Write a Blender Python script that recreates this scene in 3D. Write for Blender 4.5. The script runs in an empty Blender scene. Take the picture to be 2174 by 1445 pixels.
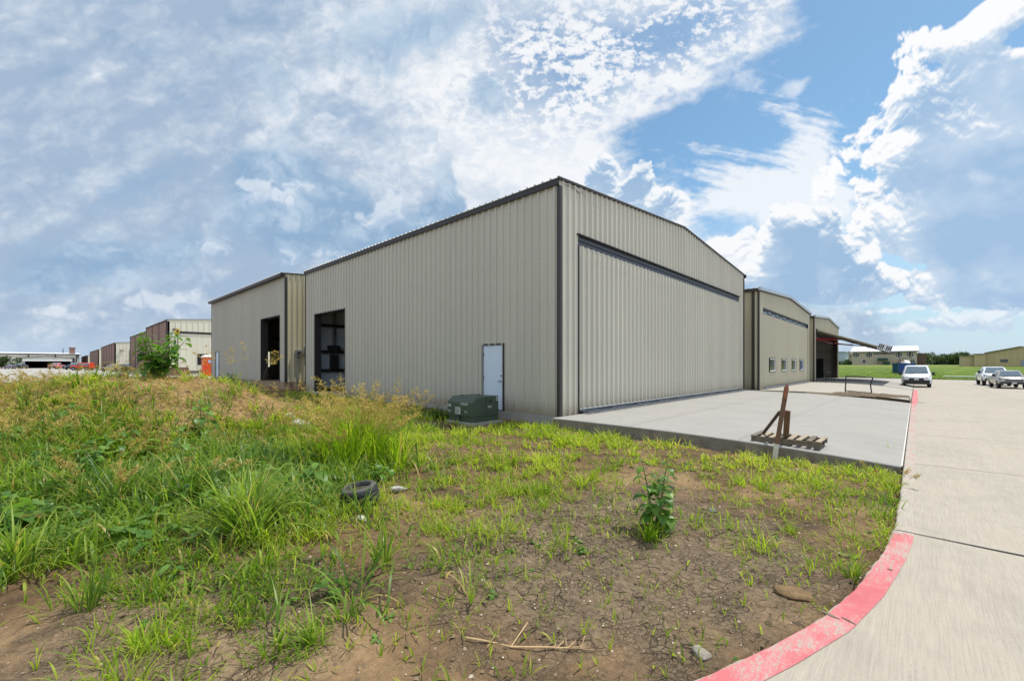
import bpy, bmesh, math, random
import numpy as np
from mathutils import Vector, Matrix
# ---------------------------------------------------------------- camera numbers (measured from the photograph)
PW, PH = 2174.0, 1445.0
FPX, CX, HY, CAMZ = 916.0, 1087.0, 775.0, 1.5
YAW = math.radians(43.1)                     # camera looks this far to the left of +Y (the taxiway direction)
FWD = (-math.sin(YAW), math.cos(YAW)); RGT = (math.cos(YAW), math.sin(YAW))
SUN_EL, SUN_AZ = math.radians(66), math.radians(-22)   # azimuth: left of +Y

def srgb(r, g, b):
    f = lambda c: c/12.92 if c <= .04045 else ((c+.055)/1.055)**2.4
    return (f(r/255.0), f(g/255.0), f(b/255.0))

# ---------------------------------------------------------------- node expression helper
class NT:
    """small wrapper: arithmetic on sockets of one node tree"""
    def __init__(s, tree): s.t = tree
    def n(s, typ, **kw):
        nd = s.t.nodes.new(typ)
        for k, v in kw.items(): setattr(nd, k, v)
        return nd
    def put(s, sock, v):
        if isinstance(v, X): s.t.links.new(v.s, sock)
        elif hasattr(v, 'is_output'): s.t.links.new(v, sock)
        elif v is not None:
            if isinstance(v, (tuple, list)) and len(v) == 3 and sock.type == 'RGBA': v = (*v, 1)
            sock.default_value = v
    def m(s, op, a, b=None, c=None, clamp=False):
        nd = s.n('ShaderNodeMath', operation=op, use_clamp=clamp)
        s.put(nd.inputs[0], a); s.put(nd.inputs[1], b)
        if c is not None: s.put(nd.inputs[2], c)
        return X(s, nd.outputs[0])
    def vm(s, op, a, b=None, scale=None):
        nd = s.n('ShaderNodeVectorMath', operation=op)
        s.put(nd.inputs[0], a)
        if b is not None: s.put(nd.inputs[1], b)
        if scale is not None: s.put(nd.inputs['Scale'], scale)
        return X(s, nd.outputs['Value' if op in ('LENGTH', 'DOT_PRODUCT', 'DISTANCE') else 'Vector'])
    def xyz(s, v):
        nd = s.n('ShaderNodeSeparateXYZ'); s.put(nd.inputs[0], v)
        return [X(s, o) for o in nd.outputs]
    def vec(s, x, y, z=0.0):
        nd = s.n('ShaderNodeCombineXYZ')
        for i, v in enumerate((x, y, z)): s.put(nd.inputs[i], v)
        return X(s, nd.outputs[0])
    def noise(s, v, scale=5, detail=4, rough=.5, lac=2, dist=0, col=False, typ='FBM'):
        nd = s.n('ShaderNodeTexNoise', noise_type=typ)
        s.put(nd.inputs['Vector'], v); nd.inputs['Scale'].default_value = scale
        nd.inputs['Detail'].default_value = detail; nd.inputs['Roughness'].default_value = rough
        nd.inputs['Lacunarity'].default_value = lac; nd.inputs['Distortion'].default_value = dist
        return X(s, nd.outputs['Color' if col else 0])
    def voro(s, v, scale=5, feature='F1', detail=0, rough=.5, smooth=None, rand=1, out='Distance'):
        nd = s.n('ShaderNodeTexVoronoi', feature=feature)
        s.put(nd.inputs['Vector'], v); nd.inputs['Scale'].default_value = scale
        nd.inputs['Randomness'].default_value = rand
        if detail and 'Detail' in nd.inputs: nd.inputs['Detail'].default_value = detail; nd.inputs['Roughness'].default_value = rough
        if smooth is not None: nd.inputs['Smoothness'].default_value = smooth
        return X(s, nd.outputs[out])
    def step(s, x, a, b, lo=0.0, hi=1.0):
        nd = s.n('ShaderNodeMapRange', interpolation_type='SMOOTHSTEP')
        for i, v in enumerate((x, a, b, lo, hi)): s.put(nd.inputs[i], v)
        return X(s, nd.outputs[0])
    def lin(s, x, a, b, lo=0.0, hi=1.0):
        nd = s.n('ShaderNodeMapRange')
        for i, v in enumerate((x, a, b, lo, hi)): s.put(nd.inputs[i], v)
        return X(s, nd.outputs[0])
    def mix(s, f, a, b, blend='MIX'):
        nd = s.n('ShaderNodeMix', data_type='RGBA', blend_type=blend)
        s.put(nd.inputs[0], f); s.put(nd.inputs[6], a); s.put(nd.inputs[7], b)
        return X(s, nd.outputs[2])
    def curve(s, x, pts):
        """piecewise linear y(x) through pts, as a colour ramp"""
        xs = [p[0] for p in pts]; ys = [p[1] for p in pts]
        x0, x1, y0, y1 = min(xs), max(xs), min(ys), max(ys)
        nd = s.n('ShaderNodeValToRGB'); cr = nd.color_ramp; cr.interpolation = 'EASE' if False else 'LINEAR'
        s.put(nd.inputs[0], s.lin(x, x0, x1))
        pts = sorted(pts)
        while len(cr.elements) < len(pts): cr.elements.new(.5)
        for e, (px, py) in zip(cr.elements, pts):
            e.position = (px-x0)/(x1-x0); g = (py-y0)/(y1-y0); e.color = (g, g, g, 1)
        return s.lin(X(s, nd.outputs[0]), 0, 1, y0, y1)

class X:
    def __init__(s, nt, sock): s.nt, s.s = nt, sock
    def __add__(s, o): return s.nt.m('ADD', s, o)
    __radd__ = __add__
    def __sub__(s, o): return s.nt.m('SUBTRACT', s, o)
    def __rsub__(s, o): return s.nt.m('SUBTRACT', o, s)
    def __mul__(s, o): return s.nt.m('MULTIPLY', s, o)
    __rmul__ = __mul__
    def __truediv__(s, o): return s.nt.m('DIVIDE', s, o)
    def max(s, o): return s.nt.m('MAXIMUM', s, o)
    def min(s, o): return s.nt.m('MINIMUM', s, o)
    def clamp(s): return s.nt.m('ADD', s, 0.0, clamp=True)
    def pow(s, o): return s.nt.m('POWER', s, o)

# ---------------------------------------------------------------- sky: Nishita air, with a computed cloud map by direction
def lattice(seed):
    r = np.random.RandomState(seed)
    p = np.concatenate([r.permutation(512)]*2); a = r.rand(512)*2*np.pi
    return p, np.cos(a).astype(np.float32), np.sin(a).astype(np.float32)
_LAT = {}
def pn(x, y, seed=0):
    """2-D gradient noise, about -1..1"""
    if seed not in _LAT: _LAT[seed] = lattice(seed)
    p, ca, sa = _LAT[seed]
    xi = np.floor(x); yi = np.floor(y); fx = (x-xi).astype(np.float32); fy = (y-yi).astype(np.float32)
    xi = xi.astype(np.int32) & 511; yi = yi.astype(np.int32) & 511; x1 = (xi+1) & 511; y1 = (yi+1) & 511
    u = fx*fx*fx*(fx*(fx*6-15)+10); v = fy*fy*fy*(fy*(fy*6-15)+10)
    def g(ix, iy, dx, dy):
        h = p[p[ix]+iy]; return ca[h]*dx+sa[h]*dy
    n0 = g(xi, yi, fx, fy); n0 = n0+u*(g(x1, yi, fx-1, fy)-n0)
    n1 = g(xi, y1, fx, fy-1); n1 = n1+u*(g(x1, y1, fx-1, fy-1)-n1)
    return (n0+v*(n1-n0))*1.5
def fbm(x, y, o=5, gain=.5, seed=0, lac=2.03):
    r = 0; a = 1; t = 0
    for i in range(o):
        r = r+a*pn(x+i*17.3, y-i*9.1, seed); t += a; a *= gain; x = x*lac; y = y*lac
    return r/t*1.4
def billow(x, y, o=5, gain=.5, seed=0, lac=2.1):
    r = 0; a = 1; t = 0
    for i in range(o):
        r = r+a*np.abs(pn(x+i*7.3, y+i*3.9, seed)); t += a; a *= gain; x = x*lac; y = y*lac
    return r/t*2.0-.62
def sst(x, a, b):
    t = np.clip((x-a)/(b-a), 0, 1); return t*t*(3-2*t)
def SC(r, g, b): return np.array((r, g, b), np.float32)/255.0          # colours stay display-referred in the byte map

def cloud_map():
    """RGBA by direction: columns = bearing from the hangar corner, rows = elevation. Alpha = cloud cover over the air."""
    W, H = 4096, 2048
    step = 360.0/W
    az = np.arange(-62, 62, step); el = np.arange(-1, 64, step)
    A, E = np.meshgrid(az, el); A = A.astype(np.float32); E = E.astype(np.float32)
    ar = np.radians(A); er = np.radians(E)
    px = CX+FPX*np.tan(ar); py = HY-FPX*np.tan(er)/np.cos(ar)           # where the photograph saw that direction
    # flat-deck coordinates (perspective of a layer overhead)
    k = 1.0/(np.tan(np.maximum(er, .02))+.05)
    qx = np.sin(ar)*k; qy = np.cos(ar)*k
    w1 = fbm(A*.06, E*.06, 4, .5, 1); w2 = fbm(A*.06+40, E*.06+9, 4, .5, 2)
    w3 = fbm(A*.22, E*.22, 4, .5, 3); w4 = fbm(A*.22+70, E*.22, 4, .5, 4)
    X_ = px+w1*70+w3*28; Y_ = py+w2*60+w4*24
    def G(cx, cy, sx, sy, rot=0, x=None, y=None):
        x = (X_ if x is None else x)-cx; y = (Y_ if y is None else y)-cy
        if rot:
            c, s = math.cos(math.radians(rot)), math.sin(math.radians(rot)); x, y = x*c+y*s, y*c-x*s
        return np.exp(-(x/sx)**2-(y/sy)**2)
    def S(lst, x=None, y=None):
        r = 0
        for g in lst: r = r+G(*g[:5], x=x, y=y)*g[5]
        return r
    col = np.zeros(A.shape+(3,), np.float32); cov = np.zeros(A.shape, np.float32)
    def over(c, a):
        nonlocal col, cov
        a = a[..., None] if a.ndim == 2 else a
        ca = cov[..., None]; oa = a+ca*(1-a)
        col = np.where(oa > 1e-4, (c*a+col*ca*(1-a))/np.maximum(oa, 1e-4), c); cov = oa[..., 0]
    def mix(a, b, t): return a+(b-a)*np.clip(t, 0, 1)[..., None]
    # --- high deck: right-hand edge traced as x(y)
    ey = np.array([-400, -60, 0, 60, 130, 180, 205, 250, 290, 340, 400, 450, 520, 620, 800], float)
    ex = np.array([1790, 1745, 1728, 1700, 1640, 1570, 1480, 1425, 1385, 1400, 1445, 1500, 1590, 1800, 2100], float)
    ca_, sa_ = math.cos(math.radians(24)), math.sin(math.radians(24))
    fib = fbm((px*ca_-py*sa_)*.004+w1*.5, (px*sa_+py*ca_)*.022+w2*.5, 5, .58, 5)      # combed fibres
    fib2 = fbm((px*.96+py*.28)*.006+w2*.6, (py*.96-px*.28)*.035+w1*.8, 5, .6, 6)
    gran = billow(qx*9+w3*.5, qy*9+w4*.5, 4, .55, 7)
    gran2 = fbm(px*.032+w3*.5, py*.05+w4*.5, 5, .68, 8)
    soft = fbm(px*.006, py*.008, 5, .55, 9)
    edge = np.interp(py, ey, ex)-px+w1*75+w3*45+fib*70+gran2*30
    deck = sst(edge, -25, 120)
    dz = np.clip(G(1250, 120, 260, 120, -25)+G(1500, 70, 200, 80, -20)*.7+G(1130, 60, 90, 60)*.5, 0, 1)
    dap = sst(gran2*1.3+soft*.9+.12, -.30, .42)
    deck = deck*(1-dz*(1-dap)*.88)
    thin = sst(fbm(px*.0042+3, py*.006, 5, .55, 10)+fib*.35, .22, .85)
    deck = deck*(1-.38*thin*(1-dz))
    fan = S([(1650, 400, 190, 60, 14, 1.1), (1560, 440, 190, 52, 4, .8), (1700, 290, 85, 62, 40, .62), (1655, 225, 34, 34, 55, .55), (1740, 400, 60, 110, 0, .7)],
            px+w3*26+fib*30, py+w4*18+fib2*22)
    fan = sst(fan+fib2*.55+gran2*.22+fib*.15, .30, 1.05)*.88
    vein = sst(G(1705, 180, 40, 22, -20)+fib*.3, .35, 1.1)*.55
    wx = (px*.90-py*.44); wy = (px*.44+py*.90)
    wave = fbm(wx*.0035+w1*.6, wy*.0125+w2*.9, 4, .5, 11)+.35*np.sin(wy*.062+w1*5+wx*.004)*sst(-px, -620, -150)
    rip = fbm(wx*.007+w3*.25, wy*.040+w4*.3, 4, .55, 22)
    glare = np.clip(G(1330, 290, 420, 250)+G(1430, 0, 420, 250)*.75+G(1520, 430, 330, 120)*.8, 0, 1)
    mid = G(900, 170, 330, 220)+G(1050, 330, 200, 160)*.8
    lit = .33+glare*.55+mid*.24+wave*.20*(1-glare*.65)+soft*.40*(1-glare*.4)*(1-.62*sst(-px, -900, -250))+fbm(px*.013+w3*.4, py*.018+w4*.4, 5, .6, 21)*.34*(1-glare*.45)*(1-.68*sst(-px, -900, -250))+fib*.10+gran2*.13+rip*.07*(1-glare*.7)+billow(px*.012+w3*.4, py*.017+w4*.4, 5, .55, 23)*.20*(1-glare*.5)
    lo = mix(SC(166, 187, 212), SC(204, 219, 236), glare)
    c = mix(lo, SC(247, 249, 252), sst(lit, .12, 1.05))
    over(c, deck*.97)
    over(np.broadcast_to(SC(247, 250, 254), c.shape), np.clip(fan+vein, 0, 1))
    # --- soft grey-blue banks, left and centre
    pf = billow(A*.17+w3*.5, E*.2+w4*.5, 6, .55, 12)
    gb = S([(670, 445, 210, 92, 18, 1.45), (545, 325, 90, 60, 0, 1.0), (830, 535, 170, 64, 0, 1.15), (900, 330, 80, 70, 20, .5), (300, 548, 270, 42, -8, .75), (110, 525, 120, 44, 0, .6),
            (935, 448, 34, 46, 0, 1.9), (900, 70, 220, 66, -20, .8), (1040, 230, 60, 100, -25, .75), (420, 610, 260, 40, 0, .5), (40, 600, 180, 60, 0, .45), (250, 130, 260, 60, -15, .3), (120, 330, 240, 60, -12, .35), (720, 60, 200, 60, -25, .35), (600, 180, 150, 60, 30, .3)])
    gm = sst(gb+pf*.45+soft*.35, .22, .95)
    gc = mix(SC(144, 176, 208), SC(190, 210, 230), sst(pf*1.1+soft*.7+w3*.3, -.45, .75))
    over(gc, gm*.9)
    # --- sunlit puffs on those banks
    pb = S([(545, 385, 75, 44, 0, 1.0), (800, 420, 55, 62, 0, .95), (740, 565, 130, 36, 0, .7), (470, 520, 190, 36, 0, .5), (80, 672, 120, 24, 0, .8), (360, 655, 190, 26, 0, .5), (690, 270, 70, 70, 0, .4), (850, 200, 120, 60, -20, .45), (330, 690, 160, 18, 0, .5), (600, 640, 120, 30, 0, .35)])
    F = (pb-.42)*1.5+pf*.75+w3*.2
    msk = sst(F, -.05, .42)
    sh = sst(F-np.roll(F, -14, 0)*.9+pf*.25, -.28, .5)
    over(mix(SC(192, 208, 231), SC(236, 241, 248), sh), msk*.62)
    # --- cumulus, backlit: bright where little cloud lies toward the sun
    b1 = billow(A*.13+w1*.6, E*.13+w2*.6, 7, .52, 13); b2 = billow(A*.34+w3*.4, E*.34+w4*.4, 6, .55, 14)
    def march(m, dx, dy, n, l):
        """mean density toward (dx,dy) in map pixels"""
        r = np.zeros_like(m)
        for i in range(1, n+1):
            s = int(round(i*l/n*dy)); t = int(round(i*l/n*dx))
            r += np.roll(np.roll(m, -s, 0), -t, 1)
        return r/n
    def cumulus(F, lo, hi, soft_, sx, sy, amt=1.0, deep=.55, lg=60):
        m = sst(F, 0, soft_)
        occ = march(np.clip(F, 0, deep)/deep, sx, sy, 10, lg)
        occ2 = march(np.clip(F, 0, deep*.35)/(deep*.35), sx, sy, 6, lg*.25)
        rel = (b1-np.roll(np.roll(b1, -5, 0), -3*sx if isinstance(sx, int) else 0, 1))*2.2+(b2-np.roll(b2, -3, 0))*1.2
        tone = 1.12-occ*.95-occ2*.30+rel*.75*(1-occ*.45)+b1*.40+b2*.22+w3*.07*occ
        core = mix(np.broadcast_to(SC(*lo), m.shape+(3,)), SC(*hi), np.clip(sst(tone, .0, .95)+.16+b1*.34+b2*.08+w3*.26+w1*.16, 0, 1))
        over(core, m*amt)
    ty = np.array([-400, -40, 0, 50, 110, 160, 215, 260, 320, 380, 430, 500, 560, 610, 640, 660, 690], float)
    tx = np.array([2300, 2150, 2085, 1985, 1945, 1915, 1845, 1812, 1800, 1795, 1790, 1770, 1790, 1830, 1900, 2050, 2600], float)
    f = (px-np.interp(py, ty, tx))/150.0
    f = np.minimum(f, 1.3)-S([(1945, 560, 72, 20, 8, 1.5), (1870, 545, 40, 16, 0, .7), (2165, 90, 30, 60, 0, 1.2), (1700, 470, 60, 20, 0, .3)], px+w3*40, py+w4*18)
    f = f*.9+b1*1.15+b2*.42+w3*.12+.14
    f = f-sst((np.interp(py, ty, tx)-px)/150.0, .45, 1.1)*.9
    f2 = S([(1280, 362, 34, 56, 0, 1.1), (1362, 378, 34, 58, 0, 1.15), (1428, 434, 34, 40, 0, 1.25), (1340, 440, 110, 46, 0, 1.0), (1240, 440, 70, 60, 0, .8), (1190, 420, 40, 40, 0, .5)], px+w3*12, py+w4*10)
    f2 = (f2-.62)*1.3+b2*.62+b1*.22
    cumulus(f2, (160, 189, 221), (250, 252, 254), .16, .5, 1, .93, .5, 30)
    cumulus(f, (164, 194, 226), (252, 253, 255), .17, -.45, 1, 1.0, .55, 56)
    glow = sst(S([(1905, 235, 26, 50, 30, 1.0), (2110, 375, 80, 22, 0, .55), (2060, 150, 80, 50, 30, .6), (1990, 420, 120, 40, -20, .4), (2120, 610, 60, 20, 0, .4)])+b1*.55+w3*.2, .22, 1.0)
    over(np.broadcast_to(SC(240, 245, 252), glow.shape+(3,)), glow*sst(f, .0, .3)*.8)
    f5 = S([(1555, 540, 56, 40, 0, 1.0), (1600, 500, 40, 34, 0, .7), (1510, 520, 40, 22, 0, .7), (1560, 590, 60, 30, 0, .5)], px+w3*14, py+w4*10)
    cumulus((f5-.5)*1.2+b2*.5+b1*.25, (206, 219, 237), (251, 252, 254), .25, -.2, 1, .95, .8, 40)
    f4 = S([(1700, 545, 92, 100, 0, 1.0), (1690, 462, 56, 42, 0, .85), (1640, 500, 46, 40, 0, .6), (1800, 580, 96, 88, 0, 1.0), (1640, 600, 90, 52, 0, .9), (1760, 470, 34, 30, 0, .6), (1890, 610, 60, 46, 0, .7), (1560, 612, 70, 30, 0, .5)], px+w3*16, py+w4*12)
    base = sst(py+w3*10, 668, 632)
    f4 = (f4-.62)*1.0+b1*.42+b2*.30
    cumulus(np.minimum(f4, 1.2)*base-(1-base)*.1, (160, 190, 222), (250, 252, 254), .12, -.1, 1, .97, .42, 40)
    f3 = S([(2110, 668, 150, 24, -4, 1.0), (1900, 662, 80, 10, -3, .8), (2020, 692, 220, 14, 0, .6), (1850, 708, 260, 10, 0, .5), (1560, 560, 60, 30, 0, .75), (2000, 735, 240, 10, 0, .4)], px+w3*22, py+w4*9)
    cumulus((f3-.45)*1.1+b2*.65+b1*.2, (190, 210, 235), (240, 245, 251), .3, -.3, 1, .8, .5, 16)
    # --- the whole map: the part behind the photographer gets a plain broken deck
    out = np.zeros((H, W, 4), np.uint8)
    q = 8; ez = np.arange(0, 90, step*q); aa = np.arange(-180, 180, step*q)
    A2, E2 = np.meshgrid(aa, ez); k2 = 1/(np.tan(np.radians(np.maximum(E2, 1.2)))+.08)
    n = fbm(np.sin(np.radians(A2))*k2*1.6, np.cos(np.radians(A2))*k2*1.6, 5, .55, 20)
    c2 = mix(np.broadcast_to(SC(176, 194, 220), n.shape+(3,)), SC(240, 244, 250), sst(n, -.5, .6)); a2 = sst(n, -.55, .15)*.95
    big = np.concatenate([c2, a2[..., None]], 2).repeat(q, 0).repeat(q, 1)
    r0 = H//2
    full = np.zeros((H, W, 4), np.float32); full[r0:r0+big.shape[0]] = big[:H-r0]
    wn = np.concatenate([col, cov[..., None]], 2)
    c0 = int(round((az[0]+180)/step)); r1 = r0+int(round(-1/step))
    bl = np.minimum(np.minimum(sst(A, -62, -54), 1-sst(A, 54, 62)), 1-sst(E, 52, 63))[..., None]
    sl = full[r1:r1+wn.shape[0], c0:c0+wn.shape[1]]
    full[r1:r1+wn.shape[0], c0:c0+wn.shape[1]] = sl*(1-bl)+wn*bl
    full[..., 3] = np.clip(full[..., 3], 0, 1)
    return np.clip(full, 0, 1)

def build_sky():
    w = bpy.data.worlds.new('World'); bpy.context.scene.world = w; w.use_nodes = True
    t = w.node_tree; t.nodes.clear(); N = NT(t)
    STR = 0.1
    sky = N.n('ShaderNodeTexSky', sky_type='NISHITA', sun_disc=False)
    sky.sun_elevation = SUN_EL; sky.sun_rotation = -SUN_AZ
    sky.altitude = 0; sky.air_density = 1.0; sky.dust_density = 0.6; sky.ozone_density = 1.0
    m = cloud_map(); H, W = m.shape[:2]
    im = bpy.data.images.new('cloud_map', W, H, alpha=True); im.alpha_mode = 'CHANNEL_PACKED'
    im.pixels.foreach_set(m.astype(np.float32).ravel()); im.update()
    co = N.n('ShaderNodeTexCoord').outputs['Generated']
    d = N.vm('NORMALIZE', co); x, y, z = N.xyz(d)
    fx = x*FWD[0]+y*FWD[1]; rx = x*RGT[0]+y*RGT[1]
    u = N.m('ARCTAN2', rx, fx)*(1/(2*math.pi))+.5; el = N.m('ARCSINE', z)
    v = el*(1/math.pi)+.5
    tex = N.n('ShaderNodeTexImage', interpolation='Linear', extension='EXTEND'); tex.image = im
    N.put(tex.inputs[0], N.vec(u, v, 0))
    air = N.vm('MULTIPLY', sky.outputs[0], (1.12, 1.42, 1.42))
    e = el*57.29578
    air = N.mix(N.step(e, 24.0, 0.0)*.70, X(N, air.s), tuple(c/STR for c in srgb(196, 217, 238)))
    rear = N.step(fx, .15, -.35)*.55+1.0          # added gain: unseen sky behind the camera brightened to lift shaded walls
    cl = N.vm('SCALE', tex.outputs[0], scale=rear*(CLOUD_GAIN/STR))
    c = N.mix(X(N, tex.outputs[1]), air, cl)
    c = N.mix(N.step(e, 5.5, -.5)*.55, c, tuple(c_/STR for c_ in srgb(200, 219, 238)))
    c = N.mix(N.step(e, -.6, -2.5), c, tuple(c_/STR for c_ in (.2, .2, .17)))
    bg = N.n('ShaderNodeBackground'); bg.inputs[1].default_value = STR; N.put(bg.inputs[0], c)
    out = N.n('ShaderNodeOutputWorld'); t.links.new(bg.outputs[0], out.inputs[0])
    w.cycles.sampling_method = 'MANUAL'; w.cycles.sample_map_resolution = 512
CLOUD_GAIN = 1.0
def build_camera_and_sun():
    sc = bpy.context.scene
    cd = bpy.data.cameras.new('camera'); cam = bpy.data.objects.new('camera', cd); sc.collection.objects.link(cam)
    cd.sensor_fit = 'HORIZONTAL'; cd.sensor_width = 36; cd.lens = 36*FPX/PW
    cd.shift_y = (HY-PH/2)/PW
    cd.clip_start = .05; cd.clip_end = 6000
    cam.location = (0, 0, CAMZ); cam.rotation_euler = (math.radians(90), 0, YAW)
    sc.camera = cam
    sd = bpy.data.lights.new('sun', 'SUN'); sun = bpy.data.objects.new('sun', sd); sc.collection.objects.link(sun)
    sd.energy = 4.4; sd.angle = math.radians(.55); sd.color = (1, .955, .88)
    v = Vector((-math.sin(SUN_AZ)*math.cos(SUN_EL), math.cos(SUN_AZ)*math.cos(SUN_EL), math.sin(SUN_EL)))
    sun.rotation_euler = v.to_track_quat('Z', 'Y').to_euler(); sun.location = v*60
    vs = sc.view_settings
    sc.display_settings.display_device = 'sRGB'; vs.view_transform = 'Standard'; vs.look = 'None'; vs.exposure = 0; vs.gamma = 1
    vs.use_curve_mapping = False
# ---------------------------------------------------------------- mesh and scene helpers
R = math.radians
rnd = random.Random(11)
COL = bpy.context.scene.collection
class MB:
    """collects faces; build() links them as ONE mesh object"""
    def __init__(s): s.v = []; s.f = []
    def quad(s, a, b, c, d):
        n = len(s.v); s.v += [a, b, c, d]; s.f.append((n, n+1, n+2, n+3)); return s
    def tri(s, a, b, c):
        n = len(s.v); s.v += [a, b, c]; s.f.append((n, n+1, n+2)); return s
    def box(s, x0, x1, y0, y1, z0, z1, M=None):
        n = len(s.v)
        c = [(x, y, z) for z in (z0, z1) for x, y in ((x0, y0), (x1, y0), (x1, y1), (x0, y1))]
        if M is not None: c = [tuple(M @ Vector(p)) for p in c]
        s.v += c
        s.f += [tuple(n+i for i in q) for q in ((3, 2, 1, 0), (4, 5, 6, 7), (0, 1, 5, 4), (1, 2, 6, 5), (2, 3, 7, 6), (3, 0, 4, 7))]
        return s
    def bar(s, a, b, w, h, up=(0, 0, 1)):
        """rectangular bar from a to b, w wide, h high"""
        a, b = Vector(a), Vector(b); d = (b-a).normalized(); u = Vector(up)
        if abs(d.dot(u)) > .98: u = Vector((1, 0, 0))
        sd = d.cross(u).normalized(); u = sd.cross(d)
        n = len(s.v)
        for p in (a, b):
            for i, j in ((-1, -1), (1, -1), (1, 1), (-1, 1)): s.v.append(tuple(p+sd*(i*w/2)+u*(j*h/2)))
        s.f += [tuple(n+i for i in q) for q in ((3, 2, 1, 0), (4, 5, 6, 7), (0, 1, 5, 4), (1, 2, 6, 5), (2, 3, 7, 6), (3, 0, 4, 7))]
        return s
    def tube(s, pts, r, k=8, cap=True):
        pts = [Vector(p) for p in pts]; rs = r if isinstance(r, (list, tuple)) else [r]*len(pts); n = len(s.v)
        up = Vector((0, 0, 1)); prev = None
        for i, p in enumerate(pts):
            d = (pts[min(i+1, len(pts)-1)]-pts[max(i-1, 0)]).normalized()
            a = prev if prev is not None else (up if abs(d.z) < .95 else Vector((1, 0, 0)))
            sd = d.cross(a).normalized(); u = sd.cross(d).normalized(); prev = u
            for j in range(k):
                t = 2*math.pi*j/k; s.v.append(tuple(p+(sd*math.cos(t)+u*math.sin(t))*rs[i]))
        for i in range(len(pts)-1):
            for j in range(k):
                q = (j+1) % k; s.f.append((n+i*k+j, n+i*k+q, n+(i+1)*k+q, n+(i+1)*k+j))
        if cap:
            s.f.append(tuple(n+j for j in reversed(range(k)))); m = n+(len(pts)-1)*k; s.f.append(tuple(m+j for j in range(k)))
        return s
    def prism(s, poly, y0, y1, M=None):
        """polygon in (x,z) extruded along y"""
        n = len(s.v); k = len(poly)
        c = [(x, y, z) for y in (y0, y1) for x, z in poly]
        if M is not None: c = [tuple(M @ Vector(p)) for p in c]
        s.v += c
        s.f.append(tuple(n+i for i in range(k))); s.f.append(tuple(n+k+i for i in reversed(range(k))))
        for i in range(k):
            j = (i+1) % k; s.f.append((n+j, n+i, n+k+i, n+k+j))
        return s
    def lathe(s, prof, M=None, k=24):
        """profile (r,z) turned about z"""
        n = len(s.v)
        for r, z in prof:
            for j in range(k):
                t = 2*math.pi*j/k; p = Vector((r*math.cos(t), r*math.sin(t), z)); s.v.append(tuple(M @ p if M is not None else p))
        for i in range(len(prof)-1):
            for j in range(k):
                q = (j+1) % k; s.f.append((n+i*k+j, n+i*k+q, n+(i+1)*k+q, n+(i+1)*k+j))
        return s
    def loft(s, rings, close=True, caps=True):
        n = len(s.v); k = len(rings[0])
        for r in rings: s.v += [tuple(p) for p in r]
        for i in range(len(rings)-1):
            for j in range(k if close else k-1):
                q = (j+1) % k; s.f.append((n+i*k+j, n+i*k+q, n+(i+1)*k+q, n+(i+1)*k+j))
        if caps:
            s.f.append(tuple(n+j for j in reversed(range(k)))); m = n+(len(rings)-1)*k; s.f.append(tuple(m+j for j in range(k)))
        return s
    def build(s, name, mat, parent=None, smooth=False, bevel=0, world=True, weld=False):
        me = bpy.data.meshes.new(name); v = s.v
        if parent is not None and world:
            o = ORIGIN.get(parent.name, Vector((0, 0, 0))); v = [(p[0]-o[0], p[1]-o[1], p[2]-o[2]) for p in v]
        me.from_pydata(v, [], s.f); me.validate()
        if weld or bevel:
            bm = bmesh.new(); bm.from_mesh(me); bmesh.ops.remove_doubles(bm, verts=bm.verts, dist=1e-4)
            if bevel:
                es = [e for e in bm.edges if len(e.link_faces) == 2 and e.calc_face_angle(0) > .5]
                bmesh.ops.bevel(bm, geom=es, offset=bevel, segments=2, affect='EDGES', profile=.6, clamp_overlap=True)
            bm.to_mesh(me); bm.free()
        if smooth:
            me.polygons.foreach_set('use_smooth', [True]*len(me.polygons))
            if smooth != 'all': me.set_sharp_from_angle(angle=R(38))
        ob = bpy.data.objects.new(name, me); COL.objects.link(ob)
        if mat: me.materials.append(mat)
        if parent is not None: ob.parent = parent; ORIGIN[ob.name] = ORIGIN.get(parent.name, Vector((0, 0, 0)))
        return ob
ORIGIN = {}
def tag(o, label=None, cat=None, group=None, kind=None):
    if label: o['label'] = label
    if cat: o['category'] = cat
    if group: o['group'] = group
    if kind: o['kind'] = kind
    return o
def thing(name, label, cat, loc=(0, 0, 0), rz=0, group=None, local=False):
    o = bpy.data.objects.new(name, None); COL.objects.link(o); o.empty_display_size = .3
    o.location = loc; o.rotation_euler = (0, 0, rz); ORIGIN[o.name] = Vector((0, 0, 0)) if local else Vector(loc)
    return tag(o, label, cat, group)
def struct(o): o['kind'] = 'structure'; return o
def copy_tree(o, parent=None):
    c = o.copy(); COL.objects.link(c)
    if parent is not None: c.parent = parent
    for ch in [k for k in bpy.data.objects if k.parent == o]: copy_tree(ch, c)
    return c
def np_mesh(name, V, Q, mat, tint=None, parent=None, k=4):
    """quads (or k-gons) from numpy arrays, with a per-vertex float 'tint'"""
    me = bpy.data.meshes.new(name); n, m = len(V), len(Q)
    me.vertices.add(n); me.vertices.foreach_set('co', np.ascontiguousarray(V, np.float32).ravel())
    me.loops.add(m*k); me.loops.foreach_set('vertex_index', np.ascontiguousarray(Q, np.int32).ravel())
    me.polygons.add(m); me.polygons.foreach_set('loop_start', np.arange(0, m*k, k, dtype=np.int32))
    me.polygons.foreach_set('use_smooth', np.ones(m, bool))
    me.update(calc_edges=True)
    if tint is not None:
        at_ = me.attributes.new('tint', 'FLOAT', 'POINT'); at_.data.foreach_set('value', np.ascontiguousarray(tint, np.float32))
    me.materials.append(mat); ob = bpy.data.objects.new(name, me); COL.objects.link(ob)
    if parent is not None: ob.parent = parent; ORIGIN[ob.name] = ORIGIN.get(parent.name, Vector((0, 0, 0)))
    return ob

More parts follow.
